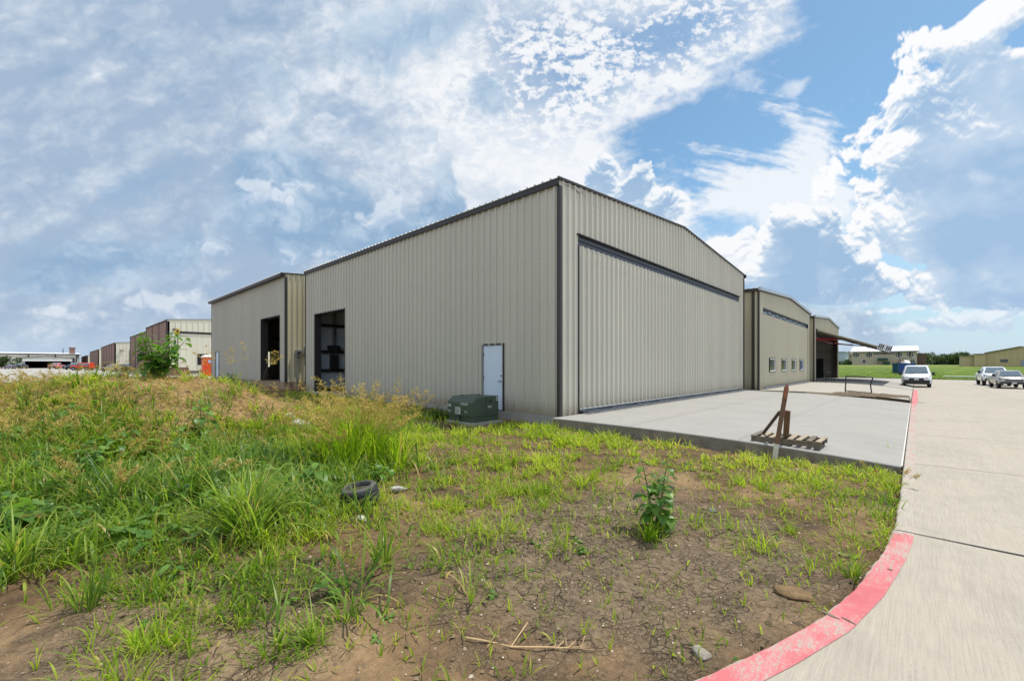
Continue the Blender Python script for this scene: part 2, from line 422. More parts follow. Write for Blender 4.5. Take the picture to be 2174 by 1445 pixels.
# ---------------------------------------------------------------- materials
def mat(name, col, rough=.6, metal=0, spec=.5, var=.0, vscale=3.0, bump=0, bscale=40, coat=0):
    m = bpy.data.materials.new(name); m.use_nodes = True; N = NT(m.node_tree); b = m.node_tree.nodes['Principled BSDF']
    c = srgb(*col) if max(col) > 1 else col
    b.inputs['Roughness'].default_value = rough; b.inputs['Metallic'].default_value = metal; b.inputs['Specular IOR Level'].default_value = spec
    b.inputs['Coat Weight'].default_value = coat
    b.inputs['Base Color'].default_value = (*c, 1)
    if var or bump:
        co = N.n('ShaderNodeTexCoord').outputs['Object']
    if var:
        n = N.noise(co, vscale, 5, .6)
        N.put(b.inputs['Base Color'], N.mix(N.lin(n, .3, .7), tuple(x*(1-var) for x in c), tuple(min(1, x*(1+var)) for x in c)))
    if bump:
        bn = N.n('ShaderNodeBump'); bn.inputs['Strength'].default_value = bump; bn.inputs['Distance'].default_value = .02
        N.put(bn.inputs['Height'], N.noise(co, bscale, 5, .6)); m.node_tree.links.new(bn.outputs[0], b.inputs['Normal'])
    return m
def cell_s(N, s): return N.noise(N.vec(s*3.0, 0, 0), 1.0, 2, .5)
def panel_mat(name, col, rough=.42, dirt=.10):
    """painted steel cladding: sheet-to-sheet tone, rain streaks, faint dents"""
    m = bpy.data.materials.new(name); m.use_nodes = True; N = NT(m.node_tree); b = m.node_tree.nodes['Principled BSDF']
    g = N.n('ShaderNodeNewGeometry').outputs['Position']; x, y, z = N.xyz(g); c = srgb(*col)
    s = x+y
    cell = N.n('ShaderNodeTexWhiteNoise', noise_dimensions='1D'); N.put(cell.inputs[1], N.m('FLOOR', s*(1/.9144)))
    streak = N.noise(N.vec(s*9.0, z*.35, 0), 1.0, 4, .6); cloud = N.noise(g, .35, 4, .6)
    low = N.step(z + (streak-.5)*.5, .9, -.1)
    k = (X(N, cell.outputs[0])-.5)*.07+(streak-.5)*dirt*1.6+(cloud-.5)*.10+1.0
    base = N.vm('SCALE', c, scale=k)
    base = N.mix((low*.24+N.step(z+(streak-.5)*.35, .42, .0)*.4).clamp(), X(N, base.s), srgb(124, 108, 84))
    # screws: rows of small washers on the ribs, and the lap of the next sheet
    sx = N.m('ABSOLUTE', N.m('FRACT', s*(1/.3048))-.5)*.3048; zx = N.m('ABSOLUTE', N.m('FRACT', (z-.35)*(1/1.52))-.5)*1.52
    dot = N.step(N.m('SQRT', sx.pow(2.0)+(zx-.76).pow(2.0)), .026, .012)
    base = N.mix(dot*.35, base, srgb(96, 94, 88))
    base = N.mix(N.step(N.m('ABSOLUTE', z-4.72+(cell_s(N, s)-.5)*.02), .02, .006)*.10, base, srgb(90, 88, 82))
    N.put(b.inputs['Base Color'], base); b.inputs['Roughness'].default_value = rough; b.inputs['Specular IOR Level'].default_value = .4
    bn = N.n('ShaderNodeBump'); bn.inputs['Strength'].default_value = .25; bn.inputs['Distance'].default_value = .02
    N.put(bn.inputs['Height'], N.noise(N.vec(s*1.6, z*.5, 0), 1.3, 3, .5)); m.node_tree.links.new(bn.outputs[0], b.inputs['Normal'])
    return m
def concrete_mat(name, col=(186, 183, 174), broom=1.0, stain=.5, along='y', grain=1.0):
    m = bpy.data.materials.new(name); m.use_nodes = True; N = NT(m.node_tree); b = m.node_tree.nodes['Principled BSDF']
    base, h = concrete_nodes(N, col, broom, stain, along, grain)
    N.put(b.inputs['Base Color'], base); b.inputs['Roughness'].default_value = .82; b.inputs['Specular IOR Level'].default_value = .3
    bn = N.n('ShaderNodeBump'); bn.inputs['Strength'].default_value = .35; bn.inputs['Distance'].default_value = .004
    N.put(bn.inputs['Height'], h); m.node_tree.links.new(bn.outputs[0], b.inputs['Normal'])
    return m
def concrete_nodes(N, col, broom, stain, along, grain):
    g = N.n('ShaderNodeNewGeometry').outputs['Position']; x, y, z = N.xyz(g); c = srgb(*col)
    wv = N.noise(g, .35, 2, .5)-.5
    u, v = (x, y) if along == 'y' else (y, x)
    lines = N.noise(N.vec(u*95+wv*7, v*2.6, 0), 1.0, 3, .6); coarse = N.noise(N.vec(u*9+wv*2, v*.3, 0), 1.0, 4, .6)
    big = N.noise(g, .45, 5, .6); mid = N.noise(g, 3.1, 5, .62); speck = N.noise(g, 70, 3, .7)
    k = (lines-.5)*.62*broom+(coarse-.5)*.20*broom+(big-.5)*.42*stain+(mid-.5)*.30*stain+(speck-.5)*.42*grain+1.0
    base = N.vm('SCALE', c, scale=k)
    base = N.mix(N.step(big+(mid-.5)*.5, .52, .78)*.30*stain, X(N, base.s), srgb(150, 128, 104))
    pits = N.step(N.voro(g, 30), .12, .07)*N.step(N.noise(g, 2.3, 3, .5), .46, .60)
    base = N.mix(pits*.7, base, srgb(92, 86, 78))
    return base, lines*.7+speck*.6-pits*1.5
def leaf_mat(name, a, b_, trans=.45, rough=.5, c3=None):
    """foliage: colour runs from a to b by the mesh's own 'tint', thin enough to let sun through"""
    m = bpy.data.materials.new(name); m.use_nodes = True; t = m.node_tree; N = NT(t); t.nodes.clear()
    at_ = N.n('ShaderNodeAttribute', attribute_name='tint').outputs['Fac']
    c = N.mix(at_, a, b_)
    if c3: c = N.mix(N.step(X(N, at_), 1.0, 1.6), c, c3)
    d = N.n('ShaderNodeBsdfPrincipled'); N.put(d.inputs['Base Color'], c); d.inputs['Roughness'].default_value = rough; d.inputs['Specular IOR Level'].default_value = .35
    tr = N.n('ShaderNodeBsdfTranslucent'); N.put(tr.inputs[0], N.mix(.55, c, N.mix(1.0, c, (1.5, 1.7, .5), 'MULTIPLY')))
    mx = N.n('ShaderNodeMixShader'); mx.inputs[0].default_value = trans
    t.links.new(d.outputs[0], mx.inputs[1]); t.links.new(tr.outputs[0], mx.inputs[2])
    o = N.n('ShaderNodeOutputMaterial'); t.links.new(mx.outputs[0], o.inputs[0])
    return m
# ---------------------------------------------------------------- lie of the land
def interp(x, xs, ys): return np.interp(x, xs, ys)
EDGE_Y = [-1.62, -1.5, -1.25, -.8, .1, 1.2, 2.36, 2.95, 3.54, 4.2, 5.05, 5.6, 6.1, 7.5, 400]
EDGE_X = [-30, -12, -7.5, -4.6, -2.75, -1.65, -.88, -.66, -.47, -.34, -.235, -.19, -.165, -.15, -.15]
def edge_x(y): return interp(y, EDGE_Y, EDGE_X)
def road_z(y): return interp(y, [-20, 12, 26, 57, 75, 400], [-.2, -.2, -.25, -.56, -.62, -.62])
def slab_z(x, y):
    s = np.clip((x+7.6)/7.45, 0, 1); return s**3*road_z(y)
FAR_Y, FAR_Z = [94, 115, 150, 190, 260, 5000], [-.68, -.36, 1.12, 1.46, 1.42, 1.40]
def ground_z(x, y, detail=True):
    x = np.asarray(x, float); y = np.asarray(y, float)
    b = interp(x, [-400, -60, -45, -28, -25.6, -15, -8, -3, 0, 400], [.28, .28, .28, .14, -.06, -.13, -.27, -.31, -.34, -.4])
    s = x*RGT[0]+y*RGT[1]; n = x*FWD[0]+y*FWD[1]
    # spoil heap: crest about 10.5 m out
    h = interp(s, [-22, -17, -14.5, -12.5, -10.7, -9.0, -7.9, -7.0, -6.5, -5.8, -5.2, -4.6], [.0, .35, .78, .92, 1.24, 1.40, 1.42, 1.25, 1.02, .46, .1, 0])
    g = np.where(n < 10.5, np.exp(-((n-10.5)/3.2)**2), np.exp(-((n-10.5)/2.3)**2))
    if detail:
        g = g*(1+.16*fbm(x*.55, y*.55, 3, .5, 31))
    z = b+h*g*.97
    z = z+.30*np.exp(-((x+5.4)/1.6)**2-((y-1.6)/1.2)**2)*.5
    # next to the road the dirt comes up to the kerb
    e = edge_x(y); dx = e-x
    near = np.clip(1-dx/1.5, 0, 1)*(y < 9.2)
    z = z*(1-near)+(-.262)*near
    ins = (x > e-.02)
    z = np.where(ins & (y < 94), road_z(y)-.22, z)
    slab = (x > -7.7) & (x <= e) & (y > 9.72)
    z = np.where(slab, slab_z(x, y)-.34, z)
    strip = slab & (y > 27.3) & (y < 30)
    z = np.where(strip, slab_z(x, y)-.10, z)
    strip2 = slab & (y > 46.35) & (y < 47.25)
    z = np.where(strip2, slab_z(x, y)-.07, z)
    z = np.where((y > 65.1) & (y <= 93) & (x > -92), -.9, z)
    far = interp(y, FAR_Y, FAR_Z)
    z = np.where(y > 93, np.where(x > -160, far, z), z)
    if detail:
        w = np.clip((14-np.hypot(x+6, y-3))/4, 0, 1)*(~ins)*(~slab)
        z = z+w*(.036*fbm(x*1.3, y*1.3, 3, .5, 32)+.030*billow(x*3.4, y*3.4, 3, .5, 33)+.016*fbm(x*9, y*9, 2, .5, 34)+.022*np.sin((np.hypot(x+9.5, y-9.0)+.25*fbm(x*.6, y*.6, 2, .5, 35))*7.5)*np.clip((x+7.5)/2, 0, 1)*np.clip((9.0-y)/1.5, 0, 1)*np.clip(fbm(x*.45+4, y*.45, 2, .5, 36)+.55, 0, 1))*np.clip(dx/.5, .1, 1)
    return z
def at(px, py, zoff=0):
    """world point of the ground seen at a pixel of the photograph"""
    t = (px-CX)/FPX; dx, dy = FWD[0]+RGT[0]*t, FWD[1]+RGT[1]*t
    d = np.concatenate([np.arange(1.8, 20, .02), np.arange(20, 200, .25)])
    zr = CAMZ-(py-HY)/FPX*d
    zg = ground_z(dx*d, dy*d)
    i = int(np.argmax(zr <= zg)) or len(d)-1
    return Vector((dx*d[i], dy*d[i], float(zg[i])+zoff))
def depth(p): return p[0]*FWD[0]+p[1]*FWD[1]

def dirt_mat():
    m = bpy.data.materials.new('dirt'); m.use_nodes = True; N = NT(m.node_tree); b = m.node_tree.nodes['Principled BSDF']
    g = N.n('ShaderNodeNewGeometry').outputs['Position']; x, y, z = N.xyz(g)
    big = N.noise(g, .55, 5, .6); mid = N.noise(g, 2.3, 6, .65); fine = N.noise(g, 22, 4, .65); grit = N.noise(g, 120, 2, .6)
    c = N.mix(N.lin(mid, .3, .7), srgb(84, 65, 46), srgb(122, 98, 71))
    c = N.mix(N.step(big, .48, .66)*.7, c, srgb(158, 131, 97))                         # sandy patches
    c = N.mix(N.step(N.noise(g, .9, 5, .65, dist=.4), .52, .66)*.75, c, srgb(62, 50, 38))      # damp dark patches
    # mud flat by the kerb: greyer, cracked
    mud = N.step(N.m('SQRT', ((x+2.2)*(1/2.1)).pow(2.0)+((y-4.0)*(1/2.5)).pow(2.0))+(mid-.5)*.9, 1.1, .55)
    mud2 = N.step(N.m('SQRT', ((x+3.4)*(1/1.3)).pow(2.0)+((y-.6)*(1/1.3)).pow(2.0))+(mid-.5)*.9, 1.1, .5)*.8
    mud = mud.max(mud2)
    c = N.mix(mud*.78, c, N.mix(N.lin(fine, .3, .7), srgb(98, 84, 67), srgb(130, 115, 94)))
    wv = N.vm('ADD', g, N.vm('SCALE', N.noise(g, 4.5, 4, .6, col=True), scale=.13))
    e1 = N.voro(wv, 10.5, 'DISTANCE_TO_EDGE'); e2 = N.voro(wv, 27, 'DISTANCE_TO_EDGE')
    wid = N.lin(N.noise(g, 5.0, 3, .6), .3, .7, .25, 1.5)
    ck = N.step(e1-wid*.022, .016, -.004)*N.step(N.noise(g, 2.9, 4, .6, dist=.6), .42, .56)
    ck = ck.max(N.step(e2, .07, .015)*.6*N.step(N.noise(g, 3.3, 3, .5), .46, .60))
    crack = ck*(mud*.95).clamp()
    c = N.mix(crack*.85, c, srgb(46, 38, 30))
    k = (fine-.5)*.9+(grit-.5)*.8+(mid-.5)*.6+.98
    c = X(N, N.vm('SCALE', c, scale=k).s)
    # straw-covered spoil on the heap
    hs = N.step(z+(mid-.5)*.5, .05, .45)*N.step(x, -24.0, -20.0)
    c = N.mix(hs*.8, c, N.mix(N.lin(fine*.5+N.noise(g, 7, 5, .7, dist=1.2)*.5, .36, .62), srgb(98, 76, 52), srgb(190, 156, 112)))
    peb = N.step(N.voro(g, 42), .17, .10)*N.step(N.noise(g, 1.7, 4, .6), .44, .56)
    pebc = N.n('ShaderNodeTexVoronoi'); pebc.inputs['Scale'].default_value = 42; N.put(pebc.inputs['Vector'], g)
    c = N.mix(peb*.9, c, N.mix(N.xyz(pebc.outputs['Color'])[0], srgb(150, 138, 120), srgb(214, 206, 192)))
    N.put(b.inputs['Base Color'], c); b.inputs['Roughness'].default_value = .93; b.inputs['Specular IOR Level'].default_value = .2
    bn = N.n('ShaderNodeBump'); bn.inputs['Strength'].default_value = .9; bn.inputs['Distance'].default_value = .03
    N.put(bn.inputs['Height'], fine*.55+mid*.6+grit*.22-crack*.9+peb*.35); m.node_tree.links.new(bn.outputs[0], b.inputs['Normal'])
    return m
def field_mat():
    m = bpy.data.materials.new('field_grass'); m.use_nodes = True; N = NT(m.node_tree); b = m.node_tree.nodes['Principled BSDF']
    g = N.n('ShaderNodeNewGeometry').outputs['Position']; x, y, z = N.xyz(g)
    n1 = N.noise(N.vec(x*.05, y*.022, 0), 1.0, 6, .65); n2 = N.noise(N.vec(x*.5, y*.16, 0), 1.0, 5, .65); n3 = N.noise(g, 3.5, 4, .6)
    c = N.mix(N.lin(n1*.5+n2*.5, .33, .67), srgb(74, 98, 32), srgb(118, 136, 56))
    c = N.mix(N.step(n2, .55, .75)*.5, c, srgb(150, 152, 78)); c = N.mix(N.step(y, 128.0, 165.0)*.5, c, srgb(150, 156, 84))
    c = N.mix(N.lin(n3, .35, .75)*.45, c, srgb(58, 84, 22))
    N.put(b.inputs['Base Color'], c); b.inputs['Roughness'].default_value = .9; b.inputs['Specular IOR Level'].default_value = .15
    bn = N.n('ShaderNodeBump'); bn.inputs['Strength'].default_value = .8; bn.inputs['Distance'].default_value = .3
    N.put(bn.inputs['Height'], n3+n2); m.node_tree.links.new(bn.outputs[0], b.inputs['Normal'])
    return m
def grid_mesh(name, xs, ys, zf, material, keep=None):
    X2, Y2 = np.meshgrid(xs, ys); Z = zf(X2, Y2); V = np.stack([X2, Y2, Z], -1).reshape(-1, 3)
    nx = len(xs); i, j = np.meshgrid(np.arange(nx-1), np.arange(len(ys)-1)); a = (j*nx+i)
    Q = np.stack([a, a+1, a+1+nx, a+nx], -1).reshape(-1, 4)
    if keep is not None: Q = Q[keep((X2[:-1, :-1]+X2[1:, 1:])/2, (Y2[:-1, :-1]+Y2[1:, 1:])/2).reshape(-1)]
    return np_mesh(name, V, Q, material)
def build_ground():
    xs = np.concatenate([[-4000, -1500, -700, -400], np.arange(-320, -40, 12), np.arange(-40, -20, .5), np.arange(-20, .6, .08), np.arange(.6, 3, .4), np.arange(3, 60, 4), [80, 120, 200, 400, 800, 1600, 4000]])
    ys = np.concatenate([[-4000, -1200, -400, -150, -60, -30, -15], np.arange(-8, -4, .5), np.arange(-4, 11, .08), np.arange(11, 27, .8), np.arange(27, 31, .15), np.arange(31, 46, 1.5), np.arange(46, 47.6, .15), np.arange(48, 100, 2), np.arange(100, 300, 10), [400, 800, 1600, 4000]])
    struct(grid_mesh('ground', xs, ys, ground_z, dirt_mat()))
    # mown field beyond the cross taxiway
    fx = np.concatenate([[-1500, -600, -300], np.arange(-160, 200, 5), [300, 600, 1500]]); fy = np.concatenate([np.linspace(0, 1, 40)])
    def fz(X2, Y2): return ground_z(X2, Y2, False)+.03
    ys2 = np.concatenate([np.arange(88, 130, 2.0), np.arange(130, 280, 5.0), [300, 400, 700, 1500, 4000]])
    X2, Y2 = np.meshgrid(fx, ys2); Y2 = Y2+np.where(Y2 < 130, (130-Y2)/42*(interp(X2, [-160, -10, 7, 60, 200], [14, 6.2, 1.0, -2, -2])), 0)+np.where(Y2 < 90, .5*fbm(X2*.3, Y2*.3, 3, .5, 40), 0)
    Z = interp(Y2, FAR_Y, FAR_Z)+.13+.05*fbm(X2*.2, Y2*.2, 3, .5, 41); V = np.stack([X2, Y2, Z], -1).reshape(-1, 3)
    nx = len(fx); i, j = np.meshgrid(np.arange(nx-1), np.arange(len(ys2)-1)); a = j*nx+i
    struct(np_mesh('grass_field', V, np.stack([a, a+1, a+1+nx, a+nx], -1).reshape(-1, 4), field_mat()))

def paint_mat():
    m = bpy.data.materials.new('worn_red_paint'); m.use_nodes = True; N = NT(m.node_tree); b = m.node_tree.nodes['Principled BSDF']
    base, h = concrete_nodes(N, (163, 155, 142), .95, .9, 'y', 1.0)
    g = N.n('ShaderNodeNewGeometry').outputs['Position']; x, y, z = N.xyz(g)
    n = N.noise(g, 2.6, 6, .7, dist=.5); f = N.noise(N.vec(x*60+(n-.5)*8, y*5, 0), 1, 4, .7); s = N.noise(g, 60, 3, .6)
    age = N.curve(y, [(-2, .54), (4.6, .53), (5.3, .50), (5.9, .545), (5.96, .40), (12, .43), (24, .46), (28, .56), (60, .57)])
    p = N.step((n*.40+f*.36+s*.26)-age, .09, -.05)
    red = N.mix(N.lin(n, .3, .7), srgb(182, 80, 88), srgb(206, 112, 116))
    N.put(b.inputs['Base Color'], N.mix(p*.92, base, red)); b.inputs['Roughness'].default_value = .75
    bn = N.n('ShaderNodeBump'); bn.inputs['Strength'].default_value = .35; bn.inputs['Distance'].default_value = .004
    N.put(bn.inputs['Height'], h+p*.3); m.node_tree.links.new(bn.outputs[0], b.inputs['Normal'])
    return m
def build_paving():
    road_c = concrete_mat('road_concrete', (163, 155, 141), .95, 1.0)
    ys = np.concatenate([np.arange(-1.6, 8, .1), np.arange(8, 30, 1), np.arange(30, 100, 3)]); mb = MB()
    fr = [0, .06, .2, .5, 1]
    jit = lambda y: .006*math.sin(y*23)+.005*math.sin(y*57+1)
    rows = []
    for y in ys:
        e = float(edge_x(y))+(jit(y) if y < 9 else 0); z = float(road_z(y)); rows.append([(e, y, z-.3), (e, y, z-.012), (e+.012, y, z)]+[(e+.012+(45-e)*f*f, y, z) for f in fr[1:]])
    mb.loft(rows, close=False, caps=False)
    zz = float(road_z(-5)); mb.quad((-40, -60, zz), (45, -60, zz), (45, -1.6, zz), (-40, -1.6, zz)); mb.quad((-40, -1.6, zz), (-30, -1.6, zz), (-30, -1.62, zz-.3), (-40, -1.62, zz-.3))
    road = struct(mb.build('road', road_c))
    # cross taxiway at the far end, left of the road
    mb = MB(); z = -.618; mb.quad((-90, 65.3, z), (-.16, 65.3, z), (-.16, 106, z), (-90, 106, z)); struct(mb.build('taxiway', concrete_mat('taxiway_concrete', (160, 155, 145), .6, .6)))
    # red band along the edge (4 mm proud)
    mb = MB(); rows = []
    yy = np.concatenate([np.arange(-1.2, 8, .08), np.arange(8, 46.5, .6)])
    for i, y in enumerate(yy):
        e = Vector((float(edge_x(y)), y)); t = Vector((float(edge_x(y+.04)-edge_x(y-.04)), .08)).normalized(); nrm = Vector((t.y, -t.x))
        wd = float(interp(y, [-2, 5.9, 7, 25, 30], [.185, .165, .13, .16, .24]))
        a = e+nrm*.014; c = e+nrm*wd; rows.append([(a.x, a.y, float(road_z(a.y))+.004), (c.x, c.y, float(road_z(c.y))+.004)])
    mb.loft(rows, close=False, caps=False); o = struct(mb.build('red_edge_line', paint_mat()))
    # sawn joints
    jm = mat('joint_sealant', (38, 37, 36), .8)
    mb = MB(); z = float(road_z(6))+.007
    pts = [(-.165, 5.955), (.0, 5.952), (.3, 5.94), (.55, 5.925), (.9, 5.915), (1.6, 5.9), (6, 5.88), (20, 5.85)]
    for (a, b_), (c, d_) in zip(pts[:-1], pts[1:]):
        w0, w1 = .006+min(a+.2, 1)*.012, .006+min(c+.2, 1)*.012; mb.quad((a, b_-w0, z), (c, d_-w1, z), (c, d_+w1, z), (a, b_+w0, z))
    mb.build('joint', jm, road)
    jm2 = mat('fine_joint', (128, 116, 100), .9); mb = MB()
    for y in (10.2, 14.6, 19.0, 23.4, 30, 36.4, 43, 50, 57): z = float(road_z(y))+.0035; mb.quad((-.14, y-.008, z), (30, y-.008, z), (30, y+.008, z), (-.14, y+.008, z))
    for x in (3.9, 8.2, 12.5):
        for y0, y1 in ((-1, 12), (12, 26), (26, 57), (57, 75)): mb.quad((x-.008, y0, float(road_z(y0))+.0035), (x+.008, y0, float(road_z(y0))+.0035), (x+.008, y1, float(road_z(y1))+.0035), (x-.008, y1, float(road_z(y1))+.0035))
    mb.build('joint', jm2, road)
    # mud scrape on the red band
    mud = mat('dried_mud', (122, 108, 92), .95, var=.25, vscale=20)
    for (px, py, l, w, a) in ((1762, 1306, .055, .030, 2.2), (1800, 1318, .04, .022, 2.0), (1890, 1210, .022, .010, .2)):
        p = at(px, py); t = (px-CX)/FPX; d = FPX*1.7/(py-HY); c = Vector(((FWD[0]+RGT[0]*t)*d, (FWD[1]+RGT[1]*t)*d, -.2)); mb = MB(); n = 14
        ring = [(c.x+math.cos(k/n*6.283+a)*l*(.7+.5*rnd.random()), c.y+math.sin(k/n*6.283)*w*(.7+.5*rnd.random()), c.z+.007) for k in range(n)]
        top = (c.x, c.y, c.z+.014)
        for k in range(n): mb.tri(ring[k], ring[(k+1) % n], top)
        tag(mb.build('mud_clod', mud), 'dried dark mud smear stuck on the red painted road edge', 'mud', 'mud smears on the red edge line')
    # aprons in front of the three right-hand hangars
    def apron(name, y0a, y0b, y1a, y1b, m, x1=-.175, front=True):
        mb = MB(); xs = np.linspace(-7.55, x1, 16); rows = []
        for x in xs:
            f = (x+7.55)/(x1+7.55); ya = y0a+(y0b-y0a)*f; yb = y1a+(y1b-y1a)*f; z = float(slab_z(x, ya)); z2 = float(slab_z(x, yb))
            rows.append([(x, ya, z-.36), (x, ya+.0, z-.012), (x, ya+.012, z), (x, (ya+yb)/2, float(slab_z(x, (ya+yb)/2))), (x, yb-.01, z2), (x, yb, z2-.36)])
        mb.loft(rows, close=False, caps=False)
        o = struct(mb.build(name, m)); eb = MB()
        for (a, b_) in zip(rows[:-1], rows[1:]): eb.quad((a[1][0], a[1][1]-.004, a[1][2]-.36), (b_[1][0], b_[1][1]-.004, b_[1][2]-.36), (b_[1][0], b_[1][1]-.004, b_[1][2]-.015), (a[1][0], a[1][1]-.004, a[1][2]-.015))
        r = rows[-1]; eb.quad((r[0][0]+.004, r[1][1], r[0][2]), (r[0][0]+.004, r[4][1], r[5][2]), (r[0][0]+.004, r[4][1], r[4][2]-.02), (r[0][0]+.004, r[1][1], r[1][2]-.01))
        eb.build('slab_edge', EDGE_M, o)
        return o
    EDGE_M = mat('shaded_soiled_concrete', (122, 114, 100), .9, var=.3, vscale=4, bump=.5, bscale=30)  # shade of the edge faces put into the colour, along with soil stain
    ac = concrete_mat('apron_concrete', (152, 149, 143), .8, .85, along='x', grain=.7)
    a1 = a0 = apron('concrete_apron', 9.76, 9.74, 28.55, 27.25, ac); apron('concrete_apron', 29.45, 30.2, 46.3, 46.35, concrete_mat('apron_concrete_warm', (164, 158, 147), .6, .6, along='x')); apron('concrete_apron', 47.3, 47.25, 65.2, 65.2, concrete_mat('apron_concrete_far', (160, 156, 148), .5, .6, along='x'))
    jm3 = mat('sawn_joint', (120, 116, 110), .9)
    for x in (-5.2, -2.7): mb = MB(); mb.quad((x-.006, 9.8, float(slab_z(x, 10))+.003), (x+.006, 9.8, float(slab_z(x+.006, 10))+.003), (x+.006, 27.3, float(slab_z(x+.006, 27))+.003), (x-.006, 27.3, float(slab_z(x, 27))+.003)); mb.build('joint', jm3, a1)
    for y in (15.6, 21.6):
        mb = MB(); xs = np.linspace(-7.5, -.2, 14)
        for xa, xb in zip(xs[:-1], xs[1:]): mb.quad((xa, y-.006, float(slab_z(xa, y))+.004), (xb, y-.006, float(slab_z(xb, y))+.004), (xb, y+.006, float(slab_z(xb, y))+.004), (xa, y+.006, float(slab_z(xa, y))+.004))
        mb.build('joint', jm3, a1)
    mb = MB(); zt = lambda y: float(road_z(y))+.006
    for y0, y1 in ((9.78, 14), (14, 20), (20, 27.2)): mb.quad((-.184, y0, zt(y0)), (-.160, y0, zt(y0)), (-.160, y1, zt(y1)), (-.184, y1, zt(y1)))
    mb.build('edge_strip', mat('pale_edge_strip', (196, 192, 184), .8, var=.2, vscale=5), a1)
    # concrete in front of the row on the left
    lm = concrete_mat('left_taxiway_concrete', (166, 162, 154), .5, .6)
    mb = MB(); mb.quad((-420, -120, .31), (-46, -120, .31), (-46, 12, .31), (-420, 12, .31)); struct(mb.build('taxiway', lm))
    mb = MB(); mb.quad((-70, 12, .314), (-45, 12, .314), (-45, 40, .314), (-70, 40, .314)); struct(mb.build('pavement', lm))
    mb = MB(); mb.quad((-55, -1.9, .316), (-54.7, -1.5, .316), (-83, 3.5, .316), (-83.3, 3.1, .316)); struct(mb.build('red_taxi_line', mat('thin_red_paint', (206, 120, 118), .8)))
# ---------------------------------------------------------------- steel hangars
def rib_wall(mb, o, d, nrm, L, z0, ztop, holes=(), pitch=.3048, dep=.052, extra=()):
    """ribbed cladding from o along d (2-D), outward normal nrm; holes = (s0, s1, za, zb)"""
    br = {0.0: 0.0, L: 0.0}
    s = pitch*.5
    while s+.055 < L:
        if s > .06:
            for k, h in ((-.052, 0), (-.024, dep), (.024, dep), (.052, 0)): br[round(s+k, 4)] = h
        s += pitch
    prof = sorted(br.items()); P = [p[0] for p in prof]; Hh = [p[1] for p in prof]
    cuts = set(P)
    for h in holes: cuts |= {h[0], h[1]}
    for e in extra: cuts.add(e)
    cuts = sorted(c for c in cuts if -1e-6 <= c <= L+1e-6)
    pt = lambda s, z: (o[0]+d[0]*s+nrm[0]*hh(s), o[1]+d[1]*s+nrm[1]*hh(s), z)
    hh = lambda s: float(np.interp(s, P, Hh))
    for a, b in zip(cuts[:-1], cuts[1:]):
        if b-a < 1e-5: continue
        m = (a+b)/2; segs = [(z0, None)]
        for h in holes:
            if h[0] < m < h[1]: segs = ([(z0, h[2])] if h[2] > z0+1e-4 else [])+[(h[3], None)]
        for lo, hi in segs:
            mb.quad(pt(a, lo), pt(b, lo), pt(b, ztop(b) if hi is None else hi), pt(a, ztop(a) if hi is None else hi))
    return mb
def M_(): pass
